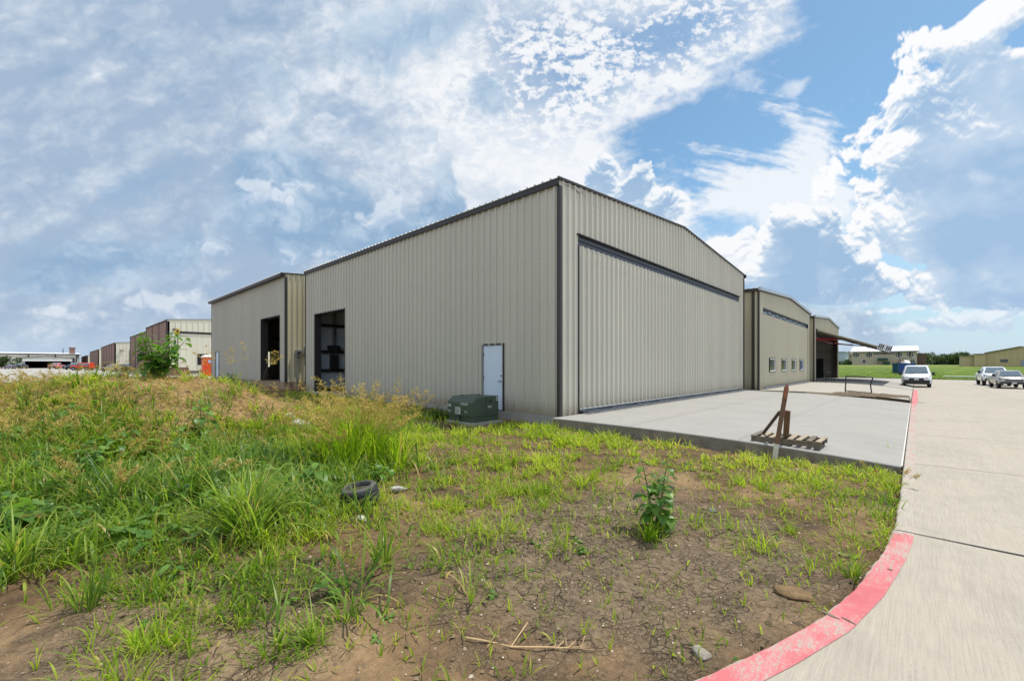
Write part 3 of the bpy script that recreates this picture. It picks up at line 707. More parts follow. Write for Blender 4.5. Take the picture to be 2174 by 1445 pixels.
def hangar(name, label, x0, x1, y0, y1, zf, ze, rise, mats, front_holes=(), gable_holes=(), pitch=.3048, group=None, back=True, rake='thin', over=.13, found=.35, brick=None, front_found=.1, gable_found=.0, west_holes=()):
    """ridge along X: eave walls face -Y and +Y, gables face +X and -X"""
    L, W = x1-x0, y1-y0; ym = (y0+y1)/2
    t = thing(name, label, 'hangar', (x1, y0, zf), 0, group)
    gz = lambda s: ze-.04+rise*(1-abs(s-W/2)/(W/2)); ez = lambda s: ze-.02
    if brick is None:
        rib_wall(MB(), (x0, y0), (1, 0), (0, -1), L, zf, ez, front_holes, pitch).build('wall', mats['wall'], t)
    else: brick(t, x0, x1, y0, zf, ze)
    rib_wall(MB(), (x1, y0), (0, 1), (1, 0), W, zf, gz, gable_holes, pitch, extra=(W/2,)).build('wall', mats.get('gable', mats['wall']), t)
    rib_wall(MB(), (x0, y0), (0, 1), (-1, 0), W, zf, gz, west_holes, pitch*2, extra=(W/2,)).build('wall', mats['wall'], t)
    rib_wall(MB(), (x0, y1), (1, 0), (0, 1), L, zf, ez, (), pitch*2).build('wall', mats['wall'], t)
    # roof: ribbed sheets on two slopes, underside closed
    rz = lambda y: ze+rise*(1-abs(y-ym)/(W/2)); mb = MB(); s = -.06; xs = []
    while s < L+.06:
        for k, h in ((0, 0), (.11, 0), (.14, .038), (.175, .038), (.205, 0)): xs.append((x0+s+k*pitch/.3048, h))
        s += pitch
    xs = [p for p in xs if p[0] < x1+.05]+[(x1+.05, 0)]
    for a, b in ((y0-over, ym), (ym, y1+over)):
        for (xa, ha), (xb, hb) in zip(xs[:-1], xs[1:]):
            mb.quad((xa, a, rz(a)+ha), (xb, a, rz(a)+hb), (xb, b, rz(b)+hb), (xa, b, rz(b)+ha))
        mb.quad((x0-.05, b, rz(b)-.02), (x1+.05, b, rz(b)-.02), (x1+.05, a, rz(a)-.02), (x0-.05, a, rz(a)-.02))
    ya, yb = y0-over, y1+over
    for (xa, ha), (xb, hb) in zip(xs[:-1], xs[1:]): mb.quad((xa, ya, rz(ya)-.02), (xb, ya, rz(ya)-.02), (xb, ya, rz(ya)+hb), (xa, ya, rz(ya)+ha))
    mb.build('roof', mats['roof'], t)
    tm = mats['trim']
    mb = MB(); mb.box(x0-.04, x1+.03, y0-over+.02, y0-.05, ze-.19, ze-.03); mb.build('eave_trim', tm, t)
    if rake == 'thin':
        mb = MB()
        for a, b in ((y0-over, ym), (ym, y1+over)): mb.bar((x1+.05, a, rz(a)-.01), (x1+.05, b, rz(b)-.01), .05, .05)
        mb.build('rake_trim', tm, t); mb = MB()
        for a, b in ((y0-over, ym), (ym, y1+over)): mb.bar((x1+.05, a, rz(a)+.034), (x1+.05, b, rz(b)+.034), .056, .014)
        mb.build('rake_flashing', mats.get('flash', tm), t)
    else:
        mb = MB()
        for a, b in ((y0-over, ym), (ym, y1+over)): mb.bar((x1+.10, a, rz(a)-.04), (x1+.10, b, rz(b)-.04), .13, .19)
        mb.build('rake_trim', mats['flash'], t); mb = MB()
        for a, b in ((y0-over, ym), (ym, y1+over)): mb.bar((x1+.06, a, rz(a)-.165), (x1+.06, b, rz(b)-.165), .07, .05)
        mb.build('rake_lower_trim', tm, t)  # second bar in the dark trim colour, below the rake trim
    for cx, cy in ((x1, y0), (x0, y0), (x1, y1)):
        mb = MB(); sx = 1 if cx == x1 else -1; sy = -1 if cy == y0 else 1
        mb.box(min(cx+sx*.048, cx-sx*.055), max(cx+sx*.048, cx-sx*.055), min(cy+sy*.048, cy-sy*.075), max(cy+sy*.048, cy-sy*.075), zf+.005, ze-.2)
        mb.build('corner_trim', tm, t, bevel=.008)
    mb = MB(); mb.box(x0-.1, x1+gable_found, y0-front_found, y1+.1, zf-found, zf-.004); mb.build('foundation', mats['conc'], t)
    mb = MB(); mb.quad((x0+.02, y0+.02, zf+.002), (x1-.02, y0+.02, zf+.002), (x1-.02, y1-.02, zf+.002), (x0+.02, y1-.02, zf+.002)); mb.build('floor_slab', mats['conc'], t)
    return t
def frame_hole(mb, axis, c, s0, s1, za, zb, w=.06, out=.05, inn=.18, sill=False):
    """trim round an opening. axis 'x': wall plane y=c facing -Y; 'y': wall plane x=c facing +X"""
    if axis == 'x':
        a, b = c-out, c+inn
        mb.box(s0-w, s0, a, b, za, zb+w); mb.box(s1, s1+w, a, b, za, zb+w); mb.box(s0, s1, a, b, zb, zb+w)
        if sill: mb.box(s0-w, s1+w, a, b, za-w, za)
    else:
        a, b = c-inn, c+out
        mb.box(a, b, s0-w, s0, za, zb+w); mb.box(a, b, s1, s1+w, za, zb+w); mb.box(a, b, s0, s1, zb, zb+w)
        if sill: mb.box(a, b, s0-w, s1+w, za-w, za)
def man_door(t, x0, x1, y, zf, h, mats):
    """steel service door in a wall facing -Y"""
    d = MB().box(x0, x1, y-.015, y+.03, zf+.03, zf+h).build('door', mats['door'], t)
    mb = MB(); frame_hole(mb, 'x', y, x0, x1, zf, zf+h+.004, .055, .05, .08); mb.box(x0, x1, y-.03, y+.05, zf+.0, zf+.028); mb.build('door_frame', mats['trim'], t)
    for z in (.30, 1.08, 1.86):
        mb = MB().box(x0-.004, x0+.035, y-.035, y-.012, zf+z-.055, zf+z+.055); mb.build('hinge', mats['steel'], d)
    mb = MB(); mb.lathe([(0, -.018), (.032, -.018), (.034, -.004), (.034, .0)], Matrix.Translation((x1-.07, y-.018, zf+.98)) @ Matrix.Rotation(R(90), 4, 'X'), 14)
    mb.bar((x1-.07, y-.06, zf+.98), (x1-.19, y-.062, zf+.975), .018, .022); mb.bar((x1-.07, y-.02, zf+.98), (x1-.07, y-.066, zf+.98), .02, .02); mb.build('handle', mats['steel'], d)
    mb = MB(); mb.lathe([(0, .022), (.026, .018), (.03, .0)], Matrix.Translation((x1-.07, y-.018, zf+1.16)) @ Matrix.Rotation(R(90), 4, 'X'), 14); mb.build('deadbolt', mats['steel'], d)
    return d

def build_hangars():
    trim = mat('bronze_trim', (46, 42, 42), .5, var=.06); black = mat('black_steel', (34, 34, 36), .5)
    conc = mat('foundation_concrete', (150, 146, 138), .85, var=.14, vscale=2.2, bump=.3, bscale=30)
    A = dict(wall=panel_mat('stone_cladding', (184, 179, 165)), gable=panel_mat('stone_cladding_front', (196, 191, 176)), roof=mat('galvanised_roof', (150, 146, 134), .4, .2, var=.05), trim=trim, conc=conc,  # front is a lighter copy of the wall: its brighter light is in the colour
             flash=mat('bare_flashing', (206, 208, 208), .4, .3), door=mat('primed_door', (196, 208, 222), .5, var=.03), steel=mat('satin_steel', (120, 116, 108), .35, .9))
    girt = mat('red_iron_dark', (40, 36, 36), .6); liner = mat('vinyl_insulation', (190, 198, 206), .55, var=.06, vscale=1.2, bump=.4, bscale=3)
    # ---- A: the near hangar
    x0, x1, y0, y1, ze, rise = -25.9, -7.6, 10.14, 28.6, 6.94, .72
    t = hangar('hangar', 'large cream ribbed steel hangar nearest the camera with closed full width door', x0, x1, y0, y1, 0, ze, rise, A,
               front_holes=((1.3, 4.9, 0, 4.33), (15.085, 16.015, 0, 2.17)), gable_holes=((.96, 17.46, 0, 5.5),), group='steel hangars in a row')
    man_door(t, -10.815, -9.885, y0, 0, 2.165, A)
    mb = MB(); frame_hole(mb, 'x', y0, x0+1.3, x0+4.9, 0.002, 4.33, .05, .045, .32); mb.build('opening_frame', trim, t)
    # inside: insulated end wall, girts, columns, switchgear
    mb = MB(); xi = x0+.22
    mb.quad((xi, y0+.1, 0.01), (xi, y1-.1, 0.01), (xi, y1-.1, 6.6), (xi, y0+.1, 6.6)); mb.build('insulation', liner, t)
    mb = MB()
    for z in (.12, 1.19, 2.30, 3.86, 5.4): mb.box(xi+.01, xi+.20, y0+.12, y1-.12, z-.09, z+.09)
    for y in (y0+.30, y0+6, y0+12): mb.box(xi+.21, xi+.45, y-.1, y+.1, 0.01, 6.5)
    mb.build('girt', girt, t)
    pan = MB().box(xi+.205, xi+.40, 11.33, 11.80, 1.24, 2.12).build('electric_panel', black, t, bevel=.012)
    MB().box(xi+.205, xi+.38, 11.18, 11.92, 2.42, 2.68).build('wireway', black, pan, bevel=.01)
    mb = MB()
    for y in (11.40, 11.50, 11.60, 11.70): mb.tube([(xi+.28, y, 2.12), (xi+.28, y, 2.42)], .022, 6)
    for y in (11.50, 11.58, 11.66): mb.tube([(xi+.28, y, 2.68), (xi+.28, y, 6.4)], .022, 6)
    mb.build('conduit', A['steel'], pan)
    # big hydraulic door in the gable
    dy0, dy1 = y0+.99, y0+17.43
    door = rib_wall(MB(), (x1+.02, dy0), (0, 1), (1, 0), dy1-dy0, .17, lambda s: 5.19).build('hangar_door', A['gable'], t)
    mb = MB(); mb.box(x1-.06, x1+.06, dy0, dy1, .135, .168); mb.build('door_edge_trim', A['flash'], door)
    hd = mat('slate_header', (74, 80, 92), .45)
    mb = MB(); mb.box(x1-.12, x1-.02, dy0, dy1, 5.226, 5.34); mb.box(x1-.12, x1+.035, dy0, dy1, 5.345, 5.37); mb.box(x1-.14, x1-.03, dy0, dy1, 5.375, 5.49); mb.build('door_header', hd, door)
    mb = MB(); mb.box(x1-.01, x1+.09, dy0-.12, dy1+.12, 5.502, 5.53); mb.build('header_trim', trim, t)
    mb = MB(); fx = x1+.30
    mb.box(fx-.03, fx+.03, dy0, dy1, .03, .09); mb.box(x1-.03, x1+.03, dy0, dy1, .06, .13)
    y = dy0+.05
    while y < dy1: mb.bar((x1+.02, y, .10), (fx, y+.0, .06), .05, .04); mb.bar((x1+.02, y, .10), (fx, y+1.0, .06), .03, .03); y += 1.82
    mb.build('bottom_truss', mat('primer_grey_steel', (86, 92, 102), .5), door)
    MB().box(x1-.06, x1+.04, dy0-.028, dy0-.004, .0, 5.2).build('door_jamb', trim, t); MB().box(x1-.06, x1+.04, dy1+.004, dy1+.028, 0, 5.2).build('door_jamb', trim, t)
    mb = MB(); mb.box(x1-.05, x1+.10, y1+.12, y1+.24, ze-.16, ze+.03); mb.build('gutter_end', black, t, bevel=.01)
    # torn scrap of insulation facing hanging below the rake
    mb = MB(); pts = [(y0+.12+i*.075, rnd.uniform(-.015, .015)) for i in range(16)]
    for i in range(15):
        a, b = pts[i], pts[i+1]; za = ze-.07+(a[0]-y0)*.078; zb = ze-.07+(b[0]-y0)*.078; dr = .05+.10*(i > 8)*(1-(i-8)/9)+.03*math.sin(i*1.9)
        mb.quad((x1+.045+.02*(i % 2), a[0], za-dr), (x1+.045+.02*((i+1) % 2), b[0], zb-dr-.02*math.sin(i)), (x1+.05, b[0], zb), (x1+.05, a[0], za))
    mb.build('torn_facing', mat('torn_foil', (176, 168, 158), .6), t)
    # ---- B: the hangar behind it
    B = dict(A, conc=mat('clay_stained_foundation', (142, 122, 96), .9, var=.25, vscale=1.6)); B['gable'] = panel_mat('sunlit_side_cladding', (196, 186, 156))  # side gable yellower than the front: warm sunlight put into its colour
    bx0, bx1, by0, by1, bf, be = -44.2, -27.2, 9.47, 27.0, .5, 6.93
    t = hangar('hangar', 'ribbed cream hangar behind the nearest one, dark open doorway and meter boxes on its side', bx0, bx1, by0, by1, bf, be, .7, B,
               front_holes=((12.75, 16.15, bf, 4.5), (1.35, 2.35, bf, bf+2.1)), found=.5, group='steel hangars in a row', over=.3, west_holes=((3.55, 4.55, 1.35, 2.75),))
    man_door(t, bx0+1.37, bx0+2.33, by0, bf, 2.09, A)
    mb = MB(); frame_hole(mb, 'x', by0, bx0+12.75, bx0+16.15, bf+.002, 4.5, .05, .045, .4); mb.build('opening_frame', trim, t)
    mb = MB(); frame_hole(mb, 'y', bx0+.1, by0+3.55, by0+4.55, 1.35, 2.75, .07, .05, .08, True); mb.build('window_frame', black, t)
    mb = MB()
    for z in (1.7, 2.8, 4.0): mb.box(bx0+.05, bx0+.2, by0+.2, by0+3.4, z-.08, z+.08); mb.box(bx0+.05, bx0+.2, by0+4.7, by1-.2, z-.08, z+.08)
    mb.build('girt', girt, t)
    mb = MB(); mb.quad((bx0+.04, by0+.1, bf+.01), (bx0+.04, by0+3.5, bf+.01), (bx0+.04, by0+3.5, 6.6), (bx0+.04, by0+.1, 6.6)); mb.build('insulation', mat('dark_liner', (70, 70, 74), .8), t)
    grey = mat('meter_grey', (128, 128, 126), .5, .3)
    bm = MB().box(bx1+.035, bx1+.25, by0+.52, by0+.80, 2.02, 2.42).build('meter_box', grey, t, bevel=.012)
    mb = MB(); mb.lathe([(0, .12), (.07, .12), (.09, .09), (.095, 0)], Matrix.Translation((bx1+.25, by0+.66, 2.24)) @ Matrix.Rotation(R(90), 4, 'Y'), 16); mb.build('meter_dial', mat('meter_glass', (40, 42, 46), .15), bm)
    MB().box(bx1+.035, bx1+.22, by0+1.02, by0+1.30, 2.05, 2.62).build('disconnect_box', grey, t, bevel=.012)
    mb = MB(); mb.tube([(bx1+.12, by0+.58, 2.02), (bx1+.12, by0+.58, .1)], .03, 8); mb.tube([(bx1+.12, by0+.80, 2.12), (bx1+.12, by0+1.02, 2.12)], .025, 8); mb.tube([(bx1+.12, by0+.70, 2.02), (bx1+.12, by0+.70, .6)], .02, 8)
    mb.build('conduit', grey, t)
    # ---- C and D: tan hangars farther along the apron
    tan = panel_mat('tan_cladding', (188, 180, 154), dirt=.06)
    Cm = dict(A, wall=tan, gable=panel_mat('tan_front', (192, 186, 164), dirt=.06), flash=mat('aluminium_gutter', (176, 184, 192), .4, .4), trim=mat('dark_bronze', (52, 46, 42), .5))
    x1, y0, y1, ze = -7.0, 29.5, 46.7, 6.2
    dy0, dy1 = y0+.82, y0+16.25
    t = hangar('hangar', 'tan steel hangar with four small white framed windows along its closed door', -25, x1, y0, y1, 0, ze, .46, Cm, gable_holes=((.80, 16.27, 0, 5.07),), group='steel hangars in a row', rake='wide', over=.2, found=.3)
    mb = MB(); mb.box(x1-.36, x1-.22, y0-.10, y0-.035, .02, ze-.2); mb.build('downspout', Cm['trim'], t)
    wins = [(31.95, 33.5), (35.35, 37.0), (38.8, 40.35), (42.0, 43.5)]
    door = rib_wall(MB(), (x1+.02, dy0), (0, 1), (1, 0), dy1-dy0, .14, lambda s: 4.72, [(a-dy0, b-dy0, 1.08, 1.96) for a, b in wins], .3048, .045).build('hangar_door', Cm['gable'], t)
    glass = mat('tinted_glass', (46, 62, 52), .06, 0, .8); wh = mat('white_vinyl', (226, 226, 222), .5); blu = mat('blue_film', (38, 58, 112), .3)
    for i, (a, b) in enumerate(wins):
        mb = MB(); mb.quad((x1+.0, a, 1.08), (x1+.0, b, 1.08), (x1+.0, b, 1.96), (x1+.0, a, 1.96)); w = mb.build('window', blu if i == 3 else glass, door)
        mb = MB(); frame_hole(mb, 'y', x1+.02, a+.06, b-.06, 1.16, 1.88, .065, .06, .01, True); mb.build('window_frame', wh, w)
        mb = MB(); frame_hole(mb, 'y', x1+.02, a, b, 1.09, 1.95, .03, .075, .0, True); mb.build('window_trim', black, w)
        if i == 3: tag(w, 'blue covered window')
    mb = MB(); mb.box(x1-.12, x1-.10, dy0, dy1, 4.74, 5.06); mb.build('truss_backing', mat('blue_grey_sheet', (176, 192, 208), .3), door)
    mb = MB(); mb.box(x1-.06, x1+.02, dy0, dy1, 5.01, 5.065); mb.box(x1-.06, x1+.02, dy0, dy1, 4.725, 4.77); y = dy0; k = 0
    while y < dy1-1: mb.bar((x1-.04, y, 4.75+.28*(k % 2)), (x1-.04, y+1.1, 5.03-.28*(k % 2)), .03, .05); y += 1.1; k += 1
    mb.build('door_truss', black, door)
    mb = MB(); mb.box(x1-.05, x1+.06, dy0, dy1, .05, .12); mb.box(x1+.16, x1+.24, dy0, dy1, .02, .08); y = dy0
    while y < dy1: mb.bar((x1+.02, y, .09), (x1+.2, y, .05), .06, .05); y += 1.9
    mb.build('bottom_truss', mat('galvanised_rail', (140, 144, 150), .4, .5), door)
    mb = MB(); mb.box(x1-.06, x1+.05, dy0-.05, dy0-.005, 0, 5.1); mb.box(x1-.06, x1+.05, dy1+.005, dy1+.05, 0, 5.1); mb.box(x1-.06, x1+.05, dy0-.05, dy1+.05, 5.072, 5.10); mb.build('door_jamb', black, t)
    # D
    x1, y0, y1, ze = -6.8, 47.7, 64.4, 6.03; oy0, oy1 = y0+.9, y0+15.8
    t = hangar('hangar', 'tan steel hangar whose big door is raised and juts out over the apron', -24.5, x1, y0, y1, 0, ze, .5, dict(Cm, wall=panel_mat('tan_grey', (176, 168, 142), dirt=.05), gable=panel_mat('tan_grey_front', (182, 176, 156), dirt=.05)), gable_holes=((.9, 15.8, 0, 4.85),), group='steel hangars in a row', rake='wide', over=.2, found=.3, pitch=.4)
    mb = MB(); mb.box(x1-.55, x1-.30, y0-.10, y0-.035, .02, ze-.2); mb.build('downspout', Cm['trim'], t)
    gl = mat('grey_liner', (168, 164, 156), .7, var=.05)
    mb = MB(); mb.quad((-24, y1-.3, .01), (x1-.05, y1-.3, .01), (x1-.05, y1-.3, 5.9), (-24, y1-.3, 5.9)); mb.quad((-24, y0+.3, .01), (-24, y1-.3, .01), (-24, y1-.3, 5.9), (-24, y0+.3, 5.9)); mb.build('liner_wall', gl, t)
    mb = MB()
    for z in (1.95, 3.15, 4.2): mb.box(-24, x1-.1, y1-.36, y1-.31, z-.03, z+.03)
    mb.build('liner_girt', mat('liner_girt_grey', (120, 116, 110), .7), t)  # girts a darker grey than the liner
    MB().box(-9.0, -8.18, y1-.38, y1-.305, .02, 2.3).build('door', mat('dark_door', (30, 32, 40), .5), t)
    mb = MB(); mb.box(x1-.32, x1-.02, oy1-.02, oy1+.38, .01, 4.85); mb.build('jamb_column', Cm['trim'], t)
    mb = MB(); mb.box(x1-.05, x1+.05, oy0-.05, oy0-.005, 0, 4.9); mb.box(x1-.05, x1+.05, oy0-.05, oy1+.05, 4.86, 4.9); mb.build('opening_frame', black, t)
    # raised door leaf
    hg = Vector((x1+.12, 0, 4.72)); tip = Vector((-2.42, 0, 3.08)); u = (tip-hg).normalized(); nn = Vector((-u.z, 0, u.x))
    def P(a, y, k): q = hg+u*a+nn*k; return (q.x, y, q.z)
    Ld = (tip-hg).length; mb = MB()
    def slab(mb, a0, a1, ya, yb, k0, k1):
        n = len(mb.v); mb.v += [P(a, y, k) for k in (k0, k1) for a, y in ((a0, ya), (a1, ya), (a1, yb), (a0, yb))]
        mb.f += [tuple(n+i for i in q) for q in ((3, 2, 1, 0), (4, 5, 6, 7), (0, 1, 5, 4), (1, 2, 6, 5), (2, 3, 7, 6), (3, 0, 4, 7))]
    ya, yb = oy0+.05, oy1-.1
    slab(mb, 0, Ld, ya, yb, .02, .10); leaf = mb.build('hangar_door', Cm['wall'], t)
    mb = MB(); slab(mb, 0, Ld, ya-.005, ya+.12, -.14, .015); slab(mb, 0, Ld, yb-.12, yb+.005, -.14, .015)
    for k in range(1, 6): yy = ya+(yb-ya)*k/6; slab(mb, 0, Ld, yy-.06, yy+.06, -.16, .015)
    for a in (.02, Ld*.33, Ld*.66, Ld-.14): slab(mb, a, a+.12, ya+.12, yb-.12, -.18, .012)
    mb.build('door_frame', mat('drab_door_frame', (76, 70, 54), .6), leaf)
    # slotted pale end truss beyond the tip
    wh2 = mat('pale_truss', (206, 210, 214), .5); mb = MB()
    slab(mb, Ld+.02, Ld+.95, ya-.12, ya-.06, -.16, -.09); slab(mb, Ld+.02, Ld+.95, ya-.12, ya-.06, .30, .37)
    for k in range(8): a = Ld+.02+k*.13; slab(mb, a, a+.045, ya-.115, ya-.065, -.09, .30)
    slab(mb, Ld+.45, Ld+.58, ya-.118, ya-.062, -.09, .30); mb.build('end_truss', wh2, leaf)
    mb = MB(); slab(mb, Ld+.02, Ld+.97, ya-.05, yb, -.14, -.02); slab(mb, Ld+.02, Ld+.97, ya-.05, ya+.0, -.14, .32); mb.build('door_lip', mat('dark_lip', (44, 44, 48), .6), leaf)
    red = mat('red_cylinder', (168, 34, 44), .4); st = A['steel']
    for yy, xe, xr, zz in ((ya+.9, -5.3, -4.75, 4.0), (yb-.7, -6.2, -4.3, 4.05)):
        mb = MB(); mb.tube([(x1-.15, yy, zz), (xe, yy, zz-.13)], .085, 10); mb.build('hydraulic_cylinder', red, leaf)
        if xe < -6: MB().tube([(xe+.005, yy, zz-.13), (-5.2, yy, zz-.27)], .07, 10).build('cylinder_sleeve', black, leaf)
        mb = MB(); mb.tube([(xe, yy, zz-.13), (xr, yy, zz-(.2 if xe > -6 else .40))], .035, 8); mb.build('piston_rod', st, leaf)
    MB().box(x1-.32, x1-.2, ya+.9, yb-.7, 3.95, 4.05).build('cross_pipe', red, t)
    return A, trim, black, conc

def build_left_row(A, trim, black, conc):
    brm = bpy.data.materials.new('mottled_brick'); brm.use_nodes = True; N = NT(brm.node_tree); b = brm.node_tree.nodes['Principled BSDF']
    g = N.n('ShaderNodeNewGeometry').outputs['Position']; x, y, z = N.xyz(g); br = N.n('ShaderNodeTexBrick'); N.put(br.inputs['Vector'], N.vec(x+y, z, 0))
    for k, v in (('Color1', (*srgb(136, 98, 84), 1)), ('Color2', (*srgb(100, 78, 70), 1)), ('Mortar', (*srgb(140, 128, 116), 1))): br.inputs[k].default_value = v
    br.inputs['Scale'].default_value = 1; br.inputs['Brick Width'].default_value = .3; br.inputs['Row Height'].default_value = .1; br.inputs['Mortar Size'].default_value = .012
    N.put(b.inputs['Base Color'], N.mix(N.lin(N.noise(g, 2.5, 4, .7), .35, .65)*.6, br.outputs[0], srgb(150, 108, 92))); b.inputs['Roughness'].default_value = .9
    cream = panel_mat('cream_cladding', (222, 216, 194), dirt=.05)
    mt = dict(A, wall=cream, gable=cream, roof=mat('pale_roof', (196, 196, 190), .4, .3), trim=mat('brown_trim', (58, 48, 46), .6))
    cols = mat('pilaster_brown', (64, 52, 50), .7)
    def brick(t, x0, x1, y0, zf, ze):
        MB().box(x0, x1, y0-.02, y0+.25, zf, ze-.2).build('brick_wall', brm, t)
        n = max(3, int((x1-x0)/5.9))
        for k in range(n+1):
            xx = x1-.25-k*(x1-x0-.5)/n; MB().box(xx-.16, xx+.16, y0-.07, y0-.022, zf, ze-.2).build('pilaster', cols, t)
    specs = [('brick fronted hangar with a cream gable behind the orange portable toilet', -87, -69.6, 10.1, 28, .6, 7.32),
             ('brick fronted hangar mostly hidden behind the tall sunflowers', -111, -88.6, 10.5, 28.4, .5, 7.0),
             ('brick and cream hangar left of the sunflowers, with wall light on its gable', -174, -136, 10.1, 30, .45, 6.75),
             ('small far brick hangar between the cars and the long cream hangar', -233, -191, 10.3, 30, .4, 6.6),
             ('farthest brick hangar of the left row, a thin slice beside the long cream hangar', -300, -249, 10.2, 30, .4, 5.6)]
    for i, (lb, x0, x1, y0, y1, zf, ze) in enumerate(specs):
        gh = ((1.1, 14.5, zf, 5.9-.0),) if i == 0 else ()
        t = hangar('brick_hangar', lb, x0, x1, y0, y1, zf, ze, .72, mt, pitch=.61, gable_holes=gh, group='brick fronted hangars in the left row', brick=brick, found=.4)
        if i == 0:
            d = rib_wall(MB(), (x1-.05, y0+1.15), (0, 1), (1, 0), 13.3, zf+.15, lambda s: 5.62, ((2.1, 3.1, 1.6, 2.95),), .61, .02).build('hangar_door', cream, t)
            mb = MB(); mb.box(x1-.08, x1+.03, y0+1.1, y0+14.5, 5.63, 5.9); mb.box(x1-.08, x1+.03, y0+1.06, y0+1.14, zf, 5.9); mb.build('door_trim', trim, t)
            mb = MB(); mb.quad((x1-.07, y0+3.2, 1.55), (x1-.07, y0+4.3, 1.55), (x1-.07, y0+4.3, 3.0), (x1-.07, y0+3.2, 3.0)); w = mb.build('window', mat('dark_pane', (30, 32, 36), .1, 0, .8), d)
            mb = MB(); frame_hole(mb, 'y', x1-.03, y0+3.25, y0+4.25, 1.6, 2.95, .06, .04, .04, True); mb.build('window_frame', trim, w)
            mb = MB(); mb.box(x1+.03, x1+.35, y0+.55, y0+.95, 5.95, 6.2); mb.build('wall_light', mat('light_housing', (92, 90, 86), .5), t, bevel=.03)
            mb = MB(); mb.box(x1-.02, x1+.05, y0+1.1, y0+14.5, zf+.02, zf+.14); mb.build('door_seal', black, t)
        elif i == 2:
            mb = MB(); mb.box(x1+.03, x1+.35, y0+.9, y0+1.6, 4.9, 5.15); mb.build('wall_light', mat('grey_housing', (150, 146, 138), .5), t, bevel=.03)
            mb = MB(); mb.box(x1+.02, x1+.08, y0+2.6, y0+2.75, zf, 5.1); mb.box(x1+.02, x1+.08, y0+2.75, y0+14, 5.0, 5.15); mb.build('door_trim', trim, t)
    # the long cream hangar closing the view on the left
    X1 = -252.0; t = thing('long_hangar', 'long low cream hangar with white roof and a wide open dark door, far left', 'hangar', (X1, -26, .3))
    rib_wall(MB(), (X1, -95), (0, 1), (1, 0), 103, .3, lambda s: 6.0, ((88.1, 100.5, .3, 3.75),), .9).build('wall', panel_mat('far_cream', (214, 208, 194), dirt=.05), t)
    mb = MB(); mb.box(X1-40, X1-39.8, -95, 8, .3, 6); mb.box(X1-40, X1, 7.85, 8, .3, 6); mb.box(X1-40, X1, -95, -94.8, .3, 6); mb.box(X1-30, X1-29.8, -8, 7, .3, 6); mb.build('rear_wall', mat('dim_inside', (66, 62, 60), .9), t)
    mb = MB(); mb.quad((X1+.4, -95.5, 6.1), (X1+.4, 8.5, 6.1), (X1-20, 8.5, 6.85), (X1-20, -95.5, 6.85)); mb.quad((X1-20, -95.5, 6.85), (X1-20, 8.5, 6.85), (X1-40, 8.5, 6.1), (X1-40, -95.5, 6.1)); mb.build('roof', mat('white_roof', (232, 234, 234), .5, var=.03), t)
    mb = MB(); mb.box(X1+.05, X1+.45, -95.5, 8.5, 5.75, 6.09); mb.build('gutter', trim, t)
    mb = MB()
    for y in (-47, -29, -13.5, -6, 1.2, 7.6): mb.box(X1+.05, X1+.35, y-.12, y+.12, 4.6, 5.75)
    for y in (7.2,): mb.box(X1+.05, X1+.3, y-.12, y+.12, .3, 5.7)
    mb.build('downspout', trim, t)
    mb = MB(); mb.bar((X1+.6, -8.2, 4.35), (X1+.6, -.7, 5.0), .2, .18); mb.bar((X1+.6, -.7, 5.0), (X1+.6, 6.3, 4.35), .2, .18); mb.box(X1+.05, X1+1.0, -8.4, -7.9, .3, 4.4); mb.box(X1+.05, X1+1.0, 6.1, 6.6, .3, 4.4); mb.build('portal_frame', trim, t)
    mb = MB(); mb.box(X1+.1, X1+.9, -7.6, 5.9, 3.1, 3.75); mb.build('folded_door', mat('folded_white_door', (226, 226, 224), .5), t)
    mb = MB()
    for y in (-40, -23.0, 3.4):
        mb.tube([(X1-4, y, 6.4), (X1-4, y, 8.3)], .12, 6)
    mb.build('roof_vent', trim, t)
    mb = MB(); mb.box(X1-6, X1-4, 5.2, 6.9, 6.3, 8.6); mb.box(X1-6.2, X1-3.8, 5.0, 7.1, 8.6, 8.9); mb.build('chimney', brm, t)
    return brm

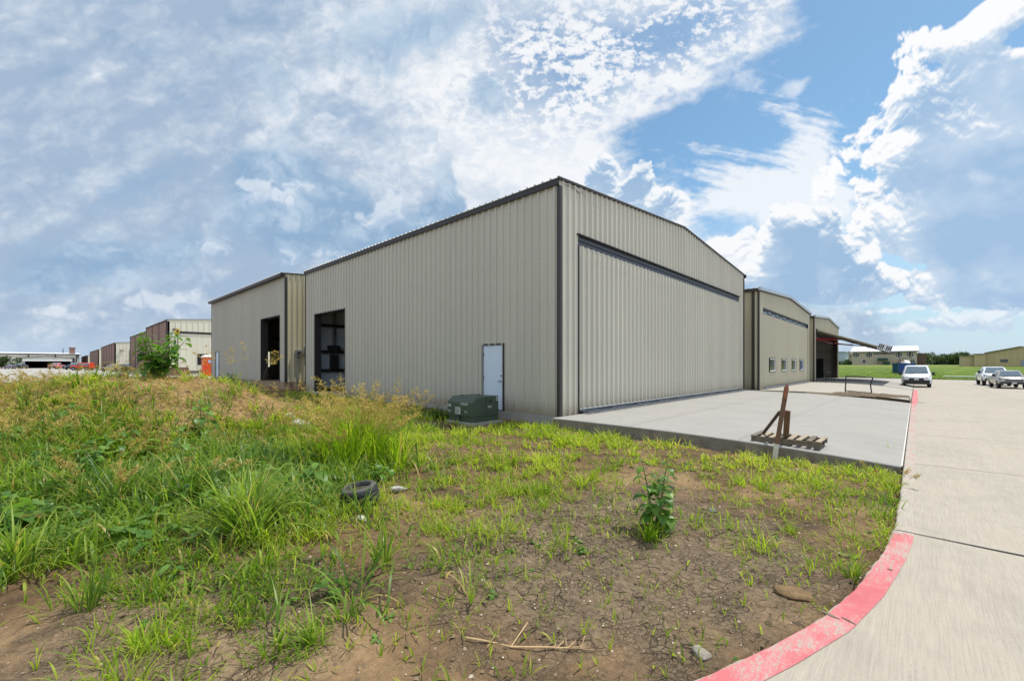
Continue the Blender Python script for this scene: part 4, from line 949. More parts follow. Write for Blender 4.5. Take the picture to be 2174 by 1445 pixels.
def build_far_right(A, trim, black):
    # two-storey beige house with a white metal roof
    y0 = 190.0; gz = float(interp(y0, FAR_Y, FAR_Z)); wall = mat('beige_siding', (178, 166, 146), .8, var=.05, vscale=.6)
    def pxx(px, y): t_ = (px-CX)/FPX; return y*(FWD[0]+RGT[0]*t_)/(FWD[1]+RGT[1]*t_)
    xa, xb = pxx(1809, y0), pxx(1947, y0); D = y0/1.29
    t = thing('house', 'long two storey beige building with white metal roof beyond the mown field', 'building', ((xa+xb)/2, y0, gz))
    H = 4.72; top = gz+H
    MB().box(xa, xb, y0, y0+12, gz-.5, top).build('wall', wall, t)
    mb = MB(); mb.quad((xa-.5, y0-.6, top), (xb+.5, y0-.6, top), (xb+.2, y0+6, top+1.77), (xa-.2, y0+6, top+1.77)); mb.quad((xb+.5, y0+12.6, top), (xa-.5, y0+12.6, top), (xa-.2, y0+6, top+1.77), (xb+.2, y0+6, top+1.77))
    mb.tri((xa, y0, top), (xa, y0+6, top+1.73), (xa, y0+12, top)); mb.tri((xb, y0+12, top), (xb, y0+6, top+1.73), (xb, y0, top))
    mb.build('roof', mat('white_metal_roof', (236, 238, 240), .4, .1), t)
    MB().box(xa-.5, xb+.5, y0-.75, y0-.61, top-.28, top+.02).build('gutter', mat('grey_gutter', (120, 120, 118), .5), t)
    wg = mat('far_window_glass', (58, 66, 78), .15, 0, .7); wf = mat('far_window_frame', (206, 204, 198), .6)
    for px in (1815, 1820.5, 1843, 1848, 1906, 1911, 1929.5, 1934.5):
        xx = pxx(px, y0); w = MB().box(xx-.5, xx+.5, y0-.06, y0-.01, top-1.75, top-.6).build('window', wg, t)
        mb = MB(); frame_hole(mb, 'x', y0, xx-.5, xx+.5, top-1.9, top-.55, .1, .12, .0, True); mb.build('window_frame', wf, w)
    for px, hw in ((1867.5, 1.5), (1888, 1.5)):
        xx = pxx(px, y0); MB().box(xx-hw, xx+hw, y0-.06, y0-.01, top-1.05, top-.6).build('window', wg, t)
    for px in (1834.5, 1909, 1914, 1920, 1925, 1932, 1938):
        xx = pxx(px, y0); w = MB().box(xx-.45, xx+.45, y0-.06, y0-.01, gz+.7, gz+1.8).build('window', wg, t)
        mb = MB(); frame_hole(mb, 'x', y0, xx-.45, xx+.45, gz+.9, gz+2.2, .1, .12, .0, True); mb.build('window_frame', wf, w)
    xx = pxx(1874, y0); aw = MB(); aw.prism([(xx-1.3, gz+1.7), (xx+1.3, gz+1.7), (xx+1.3, gz+2.4), (xx-1.3, gz+2.4)], y0-1.6, y0-.02); aw.build('awning', mat('green_awning', (36, 72, 56), .7), t)
    mb = MB(); mb.box(xx-1.2, xx-1.08, y0-1.5, y0-1.38, gz, gz+1.7); mb.box(xx+1.08, xx+1.2, y0-1.5, y0-1.38, gz, gz+1.7); mb.build('awning_post', trim, t)
    MB().box(xb+.02, xb+2.2, y0+1, y0+10, gz-.5, gz+3.9).build('side_wing', mat('brown_wing', (96, 76, 66), .8), t)
    xx = pxx(1881.5, y0-3); tag(MB().box(xx-.9, xx+.9, y0-3.6, y0-2, gz-.1, gz+1.3).build('waste_bin', mat('bin_green', (30, 60, 44), .6), bevel=.1), 'dark green bin standing against the beige building by its awning', 'bin')
    # pale blue-grey building and a gabled house left of it
    xa, xb = pxx(1772, 205), pxx(1794, 205); t = thing('shed', 'pale blue grey metal building showing just right of the raised hangar door', 'building', ((xa+xb)/2, 205, gz))
    MB().box(xa, xb, 205, 217, gz-.5, gz+4.9).build('wall', mat('blue_grey_metal', (168, 184, 196), .6), t); mb = MB(); mb.prism([(xa-.3, gz+4.9), (xb+.3, gz+4.9), (xb+.3, gz+5.1), (xa-.3, gz+5.3)], 204.6, 217.4); mb.build('roof', mat('shed_roof', (120, 130, 140), .5), t)
    xa, xb = pxx(1795, 230), pxx(1809, 230); t = thing('house', 'small brown gabled house between the blue grey and beige buildings', 'house', ((xa+xb)/2, 230, gz))
    MB().box(xa, xb, 230, 240, gz-.5, gz+4.0).build('wall', mat('taupe_brick', (150, 136, 124), .9), t); mb = MB(); xm = (xa+xb)/2; mb.prism([(xa-.4, gz+4.0), (xb+.4, gz+4.0), (xm, gz+6.0)], 229.6, 240.4); mb.build('roof', mat('brown_shingle', (140, 128, 116), .9), t)
    # tan metal hangar at the right edge
    y0 = 150.0; gz2 = float(interp(y0, FAR_Y, FAR_Z)); tanm = panel_mat('ochre_cladding', (180, 163, 120), dirt=.05)
    xa, xb = pxx(2092, y0), pxx(2240, y0); xm = pxx(2167, y0)
    t = thing('metal_warehouse', 'ochre metal warehouse with low gable at the right edge beyond the field', 'building', ((xa+xb)/2, y0, gz2))
    ridge = lambda s: gz2+3.22+1.36*(1-abs(s-(xm-xa))/(xm-xa))
    rib_wall(MB(), (xa, y0), (1, 0), (0, -1), xb-xa, gz2-.6, ridge, (), .9, .03, extra=(xm-xa,)).build('wall', tanm, t)
    mb = MB(); mb.box(xa, xa+.2, y0+.05, y0+30, gz2-.6, gz2+3.15); mb.build('side_wall', tanm, t)
    mb = MB(); mb.quad((xa-.2, y0-.3, gz2+3.32), (xm, y0-.3, gz2+4.68), (xm, y0+30, gz2+4.68), (xa-.2, y0+30, gz2+3.32)); mb.quad((xm, y0-.3, gz2+4.68), (xb, y0-.3, gz2+3.32), (xb, y0+30, gz2+3.32), (xm, y0+30, gz2+4.68)); mb.build('roof', mat('tan_roof', (150, 140, 118), .5), t)
    mb = MB(); mb.bar((xa-.2, y0-.32, gz2+3.24), (xm, y0-.32, gz2+4.6), .1, .22); mb.build('rake_trim', mat('olive_trim', (110, 104, 84), .6), t)
    x_ = pxx(2124, y0); x2 = pxx(2140, y0); MB().box(x_, x2, y0-.1, y0-.04, gz2+1.1, gz2+1.75).build('window', wg, t)
    x_ = pxx(2168, y0); MB().box(x_, x_+4, y0-.1, y0-.04, gz2-.5, gz2+1.6).build('roller_door', mat('grey_roller', (138, 146, 156), .5), t)
    xc = pxx(2046, y0); 
    MB().box(xc, pxx(2068, y0), y0+.6, y0+14, gz2-.6, gz2+2.55).build('low_wing', tanm, t); MB().box(pxx(2068, y0)+.01, xa-.01, y0-.5, y0+14, gz2-.6, gz2+2.95).build('mid_wing', tanm, t)
    mb = MB(); mb.box(xc-.2, pxx(2068, y0)-.0, y0+.3, y0+14.2, gz2+2.56, gz2+2.68); mb.box(pxx(2068, y0)+.0, xa-.02, y0-.8, y0+14.2, gz2+2.96, gz2+3.1); mb.build('wing_roof', mat('olive_roof', (120, 112, 92), .5), t)
    return pxx
# ---------------------------------------------------------------- vehicles (front toward local -Y)
def ring(y, w, zb, zm, wt, zt, r=.08):
    h = [(w-.06, zb), (w, zb+.10), (w*1.0, zm), (wt, zt-r), (wt-r*1.2, zt)]
    return [(x, y, z) for x, z in h]+[(-x, y, z) for x, z in reversed(h)]
def wheel(t, x, y, r, wd, tyre, rim):
    sgn = 1 if x > 0 else -1
    M = Matrix.Translation((x, y, r)) @ Matrix.Rotation(R(90)*sgn, 4, 'Y')
    w = MB().lathe([(0, -wd/2), (r*.86, -wd/2), (r, -wd*.36), (r, wd*.36), (r*.86, wd/2), (r*.64, wd/2), (r*.60, wd*.30), (0, wd*.30)], M, 20).build('wheel', tyre, t, smooth=True, world=False)
    mb = MB(); mb.lathe([(0, wd*.36), (r*.12, wd*.36), (r*.2, wd*.31), (r*.52, wd*.33), (r*.60, wd*.42)], M, 20)
    mb.build('rim', rim, w, smooth=True, world=False)
def vehicle(name, label, cat, loc, rz, kind, paint, group=None):
    V_ = VM
    t = thing(name, label, cat, loc, rz, group, local=True)
    S = {'van': dict(rings=[(0, .80, .42, .62, .76, .88), (.10, .95, .34, .70, .90, .98), (.30, 1.0, .30, .90, .93, 1.06), (.82, 1.02, .30, 1.05, .90, 1.22), (1.0, 1.03, .30, 1.1, .90, 1.36), (1.62, 1.03, .30, 1.12, .80, 1.94), (1.9, 1.03, .30, 1.15, .80, 2.02), (5.0, 1.03, .32, 1.15, .80, 2.03), (5.3, .98, .40, 1.1, .78, 1.98)], wheels=(.95, 4.3), r=.34, tr=.87),
         'pickup': dict(rings=[(0, .90, .55, .75, .86, 1.02), (.12, .98, .50, .85, .92, 1.12), (.35, 1.0, .48, .9, .92, 1.17), (1.45, 1.01, .48, .95, .90, 1.24), (1.55, 1.01, .48, 1.2, .86, 1.28), (2.15, 1.01, .48, 1.22, .72, 1.88), (2.5, 1.01, .48, 1.22, .72, 1.93), (3.6, 1.01, .48, 1.22, .72, 1.92), (3.95, 1.01, .48, 1.22, .80, 1.36), (4.05, 1.01, .48, 1.0, .96, 1.28), (5.75, 1.0, .52, 1.0, .96, 1.27), (5.85, .96, .55, 1.0, .93, 1.22)], wheels=(1.0, 4.7), r=.40, tr=.86),
         'sedan': dict(rings=[(0, .72, .32, .45, .66, .62), (.12, .84, .24, .50, .78, .72), (.4, .88, .22, .6, .78, .78), (1.25, .89, .22, .72, .74, .92), (1.35, .89, .22, .86, .70, .95), (2.0, .89, .22, .88, .58, 1.38), (2.5, .89, .22, .9, .57, 1.43), (3.3, .89, .22, .9, .57, 1.40), (4.0, .89, .24, .88, .66, 1.02), (4.55, .86, .30, .7, .72, .94), (4.68, .78, .38, .6, .68, .86)], wheels=(.85, 3.7), r=.32, tr=.78),
         'jeep': dict(rings=[(0, .70, .55, .7, .66, .98), (.1, .78, .5, .8, .7, 1.1), (1.2, .82, .5, .9, .72, 1.16), (1.3, .84, .5, 1.1, .76, 1.2), (1.5, .84, .5, 1.1, .70, 1.72), (1.7, .84, .5, 1.1, .70, 1.78), (3.5, .84, .5, 1.1, .70, 1.76), (3.7, .84, .52, 1.1, .72, 1.7)], wheels=(.65, 3.0), r=.42, tr=.78)}[kind]
    rg = S['rings']; VB = MB().loft([ring(*q) for q in rg]).build('body', paint, t, smooth=True, world=False, bevel=0)
    g = V_['glass']
    def at_y(y):
        for a, b in zip(rg[:-1], rg[1:]):
            if a[0] <= y <= b[0]: f = (y-a[0])/(b[0]-a[0]); return [a[i]+(b[i]-a[i])*f for i in range(6)]
        return list(rg[-1])
    y0, y1, ye = {'van': (.86, 1.60, 2.35), 'pickup': (1.52, 2.13, 3.55), 'sedan': (1.36, 1.98, 3.6), 'jeep': (1.30, 1.52, 3.4)}[kind]
    a, b = at_y(y0+.03), at_y(y1); o = .018
    # windscreen, on the slope between hood and roof
    wa, wb = a[4]-.09, b[4]-.13
    ws = MB().quad((-wa, y0+.03-o, a[5]+o), (wa, y0+.03-o, a[5]+o), (wb, y1-o, b[5]+o*.4), (-wb, y1-o, b[5]+o*.4)).build('windscreen', g, t, world=False)
    mb = MB(); mb.bar((-wa*.75, y0+.02-2*o, a[5]+2*o), (-.05, y0+.10-2*o, a[5]+.075+2*o), .012, .02); mb.bar((.05, y0+.02-2*o, a[5]+2*o), (wa*.8, y0+.10-2*o, a[5]+.075+2*o), .012, .02); mb.build('wiper', V_['black'], ws, world=False)
    for sx in (-1, 1):
        mb = MB(); ys = np.linspace(y1-.15, ye, 4)
        for p, q in zip(ys[:-1], ys[1:]):
            A_, B_ = at_y(p+.03), at_y(q-.03)
            f = lambda R_, k: (R_[1]+(R_[4]-R_[1])*k+.012)*sx
            za = A_[3]+.06; zb = B_[3]+.06
            mb.quad((f(A_, .08), p+.03, za), (f(B_, .08), q-.03, zb), (f(B_, .93), q-.03, B_[5]-.12), (f(A_, .93), p+.03, A_[5]-.12))
        mb.build('side_window', g, t, world=False)
        mb = MB(); mb.box(sx*1.04 if sx > 0 else -1.24, 1.24 if sx > 0 else -1.04, y0+.02, y0+.16, (a[3]+.05), a[3]+.33)
        k = a[1]-1.02
        mb.v = [(x+sx*k, y, z) for x, y, z in mb.v]; mb.bar((sx*(a[1]-.05), y0+.1, a[3]+.1), (sx*(a[1]+.1), y0+.1, a[3]+.1), .05, .05); mb.build('mirror', V_['black'], t, bevel=.02, world=False)
    fz = rg[1][5]; fw = rg[1][1]
    hl = {'van': (.60, .92, .76, .98, .10), 'pickup': (.62, .96, .92, 1.10, .04), 'sedan': (.52, .82, .58, .72, .05), 'jeep': (.42, .66, .82, 1.02, .03)}[kind]
    for sx in (-1, 1):
        x0_, x1_, za, zb, yy = hl; mb = MB(); mb.loft([[(sx*x0_, -.01, za+.03), (sx*x0_, -.01, zb-.04), (sx*(x1_+.01), yy+.10, zb+.03), (sx*(x1_+.01), yy+.10, za+.02)], [(sx*x0_, .14, za+.03), (sx*x0_, .14, zb-.04), (sx*x1_, yy+.30, zb+.03), (sx*x1_, yy+.30, za+.02)]])
        h = mb.build('headlight', V_['lamp'], t, world=False)
        xm = (x0_*.6+x1_*.4); mb = MB().lathe([(0, .04), (.05, .035), (.06, 0)], Matrix.Translation((sx*xm, .0, (za+zb)/2)) @ Matrix.Rotation(R(90), 4, 'X'), 12); mb.build('reflector', V_['chrome'], h, world=False)
    gz0, gz1, gw = {'van': (.62, .86, .52), 'pickup': (.78, 1.06, .58), 'sedan': (.46, .62, .46), 'jeep': (.72, 1.02, .38)}[kind]
    mb = MB(); mb.prism([(-gw, gz0+.06), (-gw*.8, gz0), (gw*.8, gz0), (gw, gz0+.06), (gw*.92, gz1), (-gw*.92, gz1)], -.045, .12); gr = mb.build('grille', V_['black'], t, world=False)
    mb = MB()
    for k in range(3): z = gz0+.06+(gz1-gz0-.08)*k/2; mb.box(-gw*.86, gw*.86, -.06, -.046, z-.012, z+.012)
    mb.build('grille_bar', V_['chrome'] if kind != 'van' else V_['grey'], gr, world=False)
    bz0, bz1 = {'van': (.28, .68), 'pickup': (.50, .74), 'sedan': (.24, .44), 'jeep': (.5, .66)}[kind]
    mb = MB(); w_ = rg[1][1]+.02; mb.loft([[(-w_, .22, bz0), (-w_+.12, -.04, bz0+.02), (0, -.075, bz0+.02), (w_-.12, -.04, bz0+.02), (w_, .22, bz0)], [(-w_, .22, bz1), (-w_+.12, -.05, bz1), (0, -.085, bz1), (w_-.12, -.05, bz1), (w_, .22, bz1)]], close=True)
    bp = mb.build('bumper', V_['black'] if kind in ('van', 'jeep') else (paint if kind == 'sedan' else V_['bumper']), t, world=False)
    pz = bz1+.03 if kind == 'van' else (bz0+bz1)/2-.05
    MB().box(-.16, .16, -.105, -.088, pz-.02, pz+.12).build('number_plate', V_['plate'], bp, world=False)
    if kind == 'pickup':
        mb = MB(); mb.box(-.45, .45, -.092, -.07, bz0-.02, bz0+.10); mb.build('air_intake', V_['black'], bp, world=False)
        for sx in (-1, 1): MB().lathe([(0, .01), (.055, .01), (.06, 0)], Matrix.Translation((sx*.68, -.075, bz0+.07)) @ Matrix.Rotation(R(90), 4, 'X'), 12).build('fog_light', V_['lamp'], bp, world=False)
        mb = MB(); mb.box(-.86, .86, 4.12, 5.7, 1.2, 1.285); mb.build('bed_liner', V_['black'], t, world=False)
    for y in S['wheels']:
        for sx in (-1, 1): wheel(t, sx*S['tr'], y, S['r'], .25, V_['tyre'], V_['rim'])
        for sx in (-1, 1):
            mb = MB(); n = 12; pts = [(y+math.cos(k/n*math.pi)*(S['r']+.07), S['r']+math.sin(k/n*math.pi)*(S['r']+.07)) for k in range(n+1)]
            x_ = at_y(y)[1]+.006
            mb.f.append(tuple(range(n+1))); mb.v += [(sx*x_, p, q) for p, q in pts]; mb.build('wheel_arch', V_['black'], t, world=False)
    return t
def build_vehicles():
    global VM
    VM = dict(glass=mat('car_glass', (96, 112, 122), .05, 0, .9), black=mat('car_black', (26, 27, 30), .5), lamp=mat('lamp_glass', (70, 74, 80), .08, 0, .9), chrome=mat('chrome', (190, 192, 196), .2, .9), grey=mat('grille_grey', (70, 74, 84), .4),
              bumper=mat('dark_bumper', (52, 52, 54), .5), plate=mat('plate', (206, 208, 210), .5), tyre=mat('rubber', (30, 30, 31), .85, var=.2), rim=mat('alloy', (130, 132, 134), .35, .8))
    W = mat('white_paint', (226, 228, 230), .3, 0, .5, coat=.4); Sv = mat('silver_paint', (170, 168, 162), .32, .45, .5, coat=.4)
    zr = lambda y: float(road_z(y))
    vehicle('van', 'white cargo van parked facing the camera beside the red edge line', 'van', (.05, 54.4, zr(55)), R(0), 'van', W)
    vehicle('pickup_truck', 'tall white pickup truck behind the silver pickup at the right edge', 'pickup', (6.05, 65.0, zr(65)), R(2), 'pickup', W, 'vehicles on the taxiway')
    t = vehicle('pickup_truck', 'small silver pickup truck nearest the right edge of the picture', 'pickup', (6.25, 57.2, zr(57)), R(3), 'pickup', Sv, 'vehicles on the taxiway'); t.scale = (.90, .88, .83)
    # vehicles far left
    zl = .312
    vehicle('parked_car', 'tan coupe parked left of the sunflowers, half hidden by the spoil heap', 'car', (-106.5, 6.6, zl), R(-58), 'sedan', mat('tan_gold_paint', (176, 160, 96), .35, .2, coat=.3), 'vehicles parked on the left')
    vehicle('parked_car', 'silver saloon parked just behind the tan coupe', 'car', (-113.5, 8.2, zl), R(-60), 'sedan', mat('grey_paint', (128, 134, 140), .35, .3, coat=.3), 'vehicles parked on the left')
    vehicle('off_roader', 'orange red open off roader with big wheels parked on the left taxiway', 'jeep', (-139, 3.3, zl), R(-30), 'jeep', mat('orange_paint', (206, 66, 34), .4, coat=.3), 'vehicles parked on the left')
    vehicle('pickup_truck', 'pink red pickup standing before the open dark door of the long hangar', 'pickup', (-186, .2, zl), R(70), 'pickup', mat('pinkish_paint', (206, 108, 116), .4, coat=.3), 'vehicles parked on the left')
    vehicle('pickup_truck', 'dark blue pickup between the pink red pickup and the orange off roader', 'pickup', (-163, 2.6, zl), R(40), 'pickup', mat('navy_paint', (40, 46, 66), .4, coat=.3), 'vehicles parked on the left')
    vehicle('pickup_truck', 'teal black pickup right behind the pink red one', 'pickup', (-184, 4.2, zl), R(60), 'pickup', mat('teal_paint', (44, 66, 72), .4, coat=.3), 'vehicles parked on the left')
    vehicle('parked_car', 'dark maroon car under the bushy tree at the far left edge', 'car', (-203, -9.0, zl), R(80), 'sedan', mat('maroon_paint', (84, 58, 70), .4, coat=.3), 'vehicles parked on the left')
    vehicle('pickup_truck', 'black pickup parked between the bushy tree and the open hangar', 'pickup', (-214, -7.6, zl), R(75), 'pickup', mat('black_paint', (34, 40, 40), .4, coat=.3), 'vehicles parked on the left')

# ---------------------------------------------------------------- things standing about
def build_props(A, trim, black, conc, pxx):
    # transformer on its pad
    x0, x1, y0, y1, z = -10.43, -9.30, 8.27, 9.33, -.165
    tag(MB().box(x0-.08, x1+.10, y0-.08, y1+.10, z-.3, z).build('concrete_pad', conc, bevel=.012), 'grey concrete pad under the green transformer', 'pad')
    g = mat('transformer_green', (62, 76, 60), .45, var=.06, vscale=4); wl = mat('warning_white', (208, 212, 206), .5); ink = mat('label_ink', (70, 72, 74), .6)
    t = thing('transformer', 'dark green pad mounted electrical transformer with white labels beside the service door', 'transformer', (x0, y0, z))
    def yz(poly, a, b, mb): # (y,z) profile extruded along x
        mb.loft([[(x, y0+p, z+q) for p, q in poly] for x in (a, b)]); return mb
    yz([(.03, 0.002), (.03, .155), (1.06, .155), (1.06, 0.002)], x0+.02, x1-.015, MB()).build('base', g, t, bevel=.006)
    cab = yz([(0, .16), (0, .575), (.02, .595), (.19, .725), (.22, .735), (.55, .735), (.55, .16)], x0, x1, MB()).build('cabinet', g, t, bevel=.008)
    yz([(.556, .16), (.556, .74), (1.06, .74), (1.06, .16)], x0+.004, x1+.004, MB()).build('tank', g, t, bevel=.008)
    mb = MB(); mb.tube([(x0+.55, y0+.75, z+.74), (x0+.55, y0+.75, z+.775)], .06, 14); mb.tube([(x0+.25, y0+.35, z+.735), (x0+.25, y0+.35, z+.765)], .05, 14); mb.build('lifting_lug', g, t)
    mb = MB(); mb.box(x0+.56, x0+.60, y0-.02, y0+.0, z+.02, z+.20); mb.build('latch', black, t)
    mb = MB()
    for zz in (.18, .30): mb.box(x1+.003, x1+.02, y0+.52, y0+.545, z+zz-.02, z+zz+.015)
    mb.build('bolt', A['steel'], t)
    def label(a, b, c, d, face='f', lines=3):
        mb = MB()
        if face == 'f': mb.box(x0+a, x0+b, y0-.006, y0-.001, z+c, z+d)
        else: mb.box(x1+.005, x1+.011, y0+a, y0+b, z+c, z+d)
        o = mb.build('label', wl, t); mb = MB()
        for k in range(lines):
            zz = z+d-(d-c)*(k+.75)/(lines+.5); h = (d-c)/(lines*4.2)
            if face == 'f': mb.box(x0+a+.012, x0+b-.012-.03*(k % 2), y0-.009, y0-.0065, zz-h, zz+h)
            else: mb.box(x1+.0115, x1+.014, y0+a+.008, y0+b-.008, zz-h, zz+h)
        mb.build('label_print', ink, o)
    label(.62, .92, .50, .555, lines=1); label(.02, .16, .42, .50, lines=2); label(.36, .60, .22, .42, lines=4); label(.80, .92, .28, .30, lines=1); label(.80, .85, .305, .335, lines=1); label(.05, .16, .27, .295, lines=1); label(.05, .10, .30, .33, lines=1)
    label(.62, .77, .40, .46, 'r', 2); label(.955, 1.05, .60, .70, 'r', 1)
    mb = MB(); mb.tube([(x1+.0, y0+.72, z+.58), (x1+.03, y0+.72, z+.58)], .04, 12); mb.build('gauge', black, t)
    mb = MB(); mb.prism([(x0+.70, z+.63), (x0+.78, z+.60), (x0+.86, z+.63), (x0+.78, z+.66)], y0+.06, y0+.063); 
    # worn old tyre
    p = at(768, 1066); ry = mat('old_rubber', (46, 46, 47), .8, var=.35, vscale=9, bump=.4, bscale=60)
    t = thing('old_tyre', 'worn black tyre lying on its side in the weeds', 'tyre', (p.x, p.y, p.z-.03))
    M = Matrix.Translation((p.x, p.y, p.z-.03)) @ Matrix.Rotation(R(-8), 4, Vector((FWD[0], FWD[1], 0))) @ Matrix.Rotation(R(5), 4, Vector((RGT[0], RGT[1], 0))) @ Matrix.Diagonal((.95, .95, 1.10, 1))
    prof = [(.135, .03), (.132, .19), (.150, .212), (.165, .216), (.172, .210), (.182, .218), (.198, .217), (.206, .210), (.222, .200), (.233, .178), (.236, .155), (.230, .150), (.236, .145), (.238, .125), (.231, .118), (.238, .111), (.238, .085), (.231, .078), (.236, .071), (.233, .035), (.222, .012), (.165, .0), (.135, .03)]
    MB().lathe(prof, M, 56).build('carcass', ry, t, smooth=True)
    MB().lathe([(.15, .180), (.09, .176), (.04, .166), (0, .172)], M, 20).build('dirt_fill', mat('tyre_dirt', (66, 60, 52), .95, var=.3, vscale=30, bump=.8, bscale=60), t)
    MB().lathe([(.158, .2185), (.160, .2215), (.176, .2165), (.186, .2225), (.200, .2215), (.214, .2105), (.219, .2045)], M, 56).build('sidewall', mat('pale_sidewall', (84, 81, 78), .85, var=.3, vscale=14), t, smooth=True)  # sidewall ring in a lighter rubber grey than the carcass
    # pallet
    wood = mat('pallet_wood', (158, 144, 122), .85, var=.25, vscale=14, bump=.4, bscale=60); wood2 = mat('weathered_pallet', (108, 97, 82), .85, var=.2, vscale=14)
    px0, px1, py0, py1 = -2.50, -1.30, 9.93, 10.72; zb = float(slab_z(-1.9, 10))+.03
    t = thing('pallet', 'low wooden pallet lying on the apron edge by the leaning post', 'pallet', (px0, py0, zb), 0)
    for y in (py0+.02, (py0+py1)/2, py1-.06): MB().box(px0, px1, y, y+.04, zb, zb+.09).build('stringer', wood2, t)
    n = 8
    for k in range(n):
        xx = px0+(px1-px0-.09)*k/(n-1); tw = rnd.uniform(-.012, .012)
        mb = MB(); mb.bar((xx+.045+tw, py0-.01+rnd.uniform(-.01, .01), zb+.102), (xx+.045-tw, py1+.01, zb+.102), .088, .018); mb.build('slat', wood if k % 3 else wood2, t)
    mb = MB()
    for xx in (px0+.04, (px0+px1)/2, px1-.13): mb.box(xx, xx+.09, py0, py1, zb-.022, zb-.002)
    mb.build('bottom_board', wood2, t)
    # leaning timber post with brace
    tw_ = mat('brown_timber', (112, 84, 62), .85, var=.2, vscale=8, bump=.35, bscale=50); tw3 = mat('dark_timber', (84, 68, 54), .85, var=.2, vscale=8)
    t = thing('timber_post', 'leaning brown timber post with pale foot and diagonal brace at the apron edge', 'post', (-1.97, 9.6, -.34))
    MB().bar((-1.962, 9.60, -.02), (-1.815, 9.68, 1.08), .075, .05, (0, 1, 0)).build('post', tw_, t, bevel=.004)
    MB().bar((-2.0, 9.575, -.36), (-1.963, 9.598, -.022), .08, .056, (0, 1, 0)).build('post_foot', mat('bleached_foot', (196, 190, 178), .8, var=.2, vscale=20), t)
    MB().bar((-1.93, 10.22, .05), (-1.86, 10.0, .60), .10, .035, (0, 1, 0)).build('back_plank', tw_, t)
    MB().bar((-2.36, 10.32, .06), (-1.93, 9.70, .60), .05, .035).build('brace', tw3, t)
    MB().bar((-1.835, 9.63, .86), (-1.80, 9.64, 1.13), .05, .03, (0, 1, 0)).build('cleat', mat('reddish_cleat', (150, 92, 66), .8), t)
    # bent black metal frame
    t = thing('barrier', 'bent thin black metal barrier standing in the dirt between two aprons', 'barrier', (-2.2, 28.8, -.2))
    rr = .028; y = 28.8
    MB().tube([(-2.75, y, -.3), (-2.72, y, .35), (-2.70, y+.02, .93)], rr, 8).build('leg', black, t)
    MB().tube([(-1.62, y, -.4), (-1.66, y, .12), (-1.70, y, .50), (-1.60, y, .86)], rr, 8).build('leg', black, t)
    MB().tube([(-2.70, y+.02, .93), (-2.1, y, .91), (-1.60, y, .86)], rr, 8).build('rail', black, t)
    MB().tube([(-2.75, y, .16), (-1.665, y, .08)], rr*.8, 8).build('rail', black, t)
    # dirt left in the gap between the aprons
    xs = np.linspace(-4.6, .75, 60); ys = np.linspace(27.5, 30.0, 26); X2, Y2 = np.meshgrid(xs, ys)
    hgt = .15*np.exp(-((X2+2.55)/.75)**2-((Y2-28.6)/.55)**2)+.11*np.exp(-((X2+1.2)/1.0)**2-((Y2-28.4)/.5)**2)+.05*np.exp(-((X2+.1)/.7)**2-((Y2-28.0)/.35)**2)
    Z = np.maximum(slab_z(X2, Y2)-.09, road_z(Y2)*(X2 > -.2)-.03)+hgt*(1+.8*fbm(X2*2.3, Y2*2.3, 4, .6, 50))+.02*fbm(X2*5, Y2*5, 3, .5, 51)-.02
    V = np.stack([X2, Y2, Z], -1).reshape(-1, 3); i, j = np.meshgrid(np.arange(59), np.arange(25)); a = j*60+i
    tag(np_mesh('dirt_pile', V, np.stack([a, a+1, a+61, a+60], -1).reshape(-1, 4), mat('dug_dirt', (100, 86, 66), .95, var=.3, vscale=6, bump=.8, bscale=25)), 'low brown ridge of dug dirt between the two concrete aprons', 'dirt pile')
    # trestle by the open hangar
    t = thing('trestle', 'thin metal trestle on the apron before the open hangar', 'trestle', (-6.0, 51, -.02)); zt = 0.0
    for yy in (50.6, 52.4):
        mb = MB(); mb.tube([(-6.5, yy, zt), (-6.42, yy, .8), (-5.9, yy, .8), (-5.82, yy, zt-.04)], .02, 6); mb.build('leg', black, t)
    MB().bar((-6.15, 50.6, .82), (-6.15, 52.4, .82), .05, .05).build('beam', A['steel'], t)
    # dumpster and its rubbish
    c = Vector((-1.78, 118.4, float(interp(118.4, FAR_Y, FAR_Z))-.05)); Mr = Matrix.Translation(c) @ Matrix.Rotation(R(10), 4, 'Z')
    blue = mat('dumpster_blue', (28, 62, 132), .5, var=.12); t = thing('dumpster', 'blue roll off dumpster in the grass behind the white van', 'dumpster', tuple(c))
    mb = MB(); mb.box(-1.2, 1.2, -3.2, 3.2, .25, .33, Mr); mb.box(-1.2, -1.12, -3.2, 3.2, .33, 2.15, Mr); mb.box(1.12, 1.2, -3.2, 3.2, .33, 2.15, Mr); mb.box(-1.12, 1.12, -3.2, -3.12, .33, 2.15, Mr); mb.box(-1.12, 1.12, 3.12, 3.2, .33, 2.15, Mr); mb.build('container', blue, t)
    mb = MB()
    for k in range(7): yy = -3.1+k*1.03; mb.box(-1.32, -1.205, yy-.06, yy+.06, .3, 2.1, Mr); mb.box(1.205, 1.32, yy-.06, yy+.06, .3, 2.1, Mr)
    mb.box(-1.34, -1.1, -3.25, 3.25, 2.155, 2.27, Mr); mb.box(1.1, 1.34, -3.25, 3.25, 2.155, 2.27, Mr); mb.build('rib', mat('dumpster_teal', (40, 92, 104), .5), t)
    mb = MB(); mb.box(-.6, -.5, -3.3, 3.2, .02, .24, Mr); mb.box(.5, .6, -3.3, 3.2, .02, .24, Mr); mb.build('skid', black, t)
    mb = MB(); wr = [mat('rubbish_white', (206, 204, 198), .8, var=.2), mat('rubbish_brown', (120, 88, 64), .8, var=.2)]
    t2 = thing('rubbish', 'white sheets and brown boards heaped in the blue dumpster', 'rubbish', (c.x, c.y, c.z+1.6))
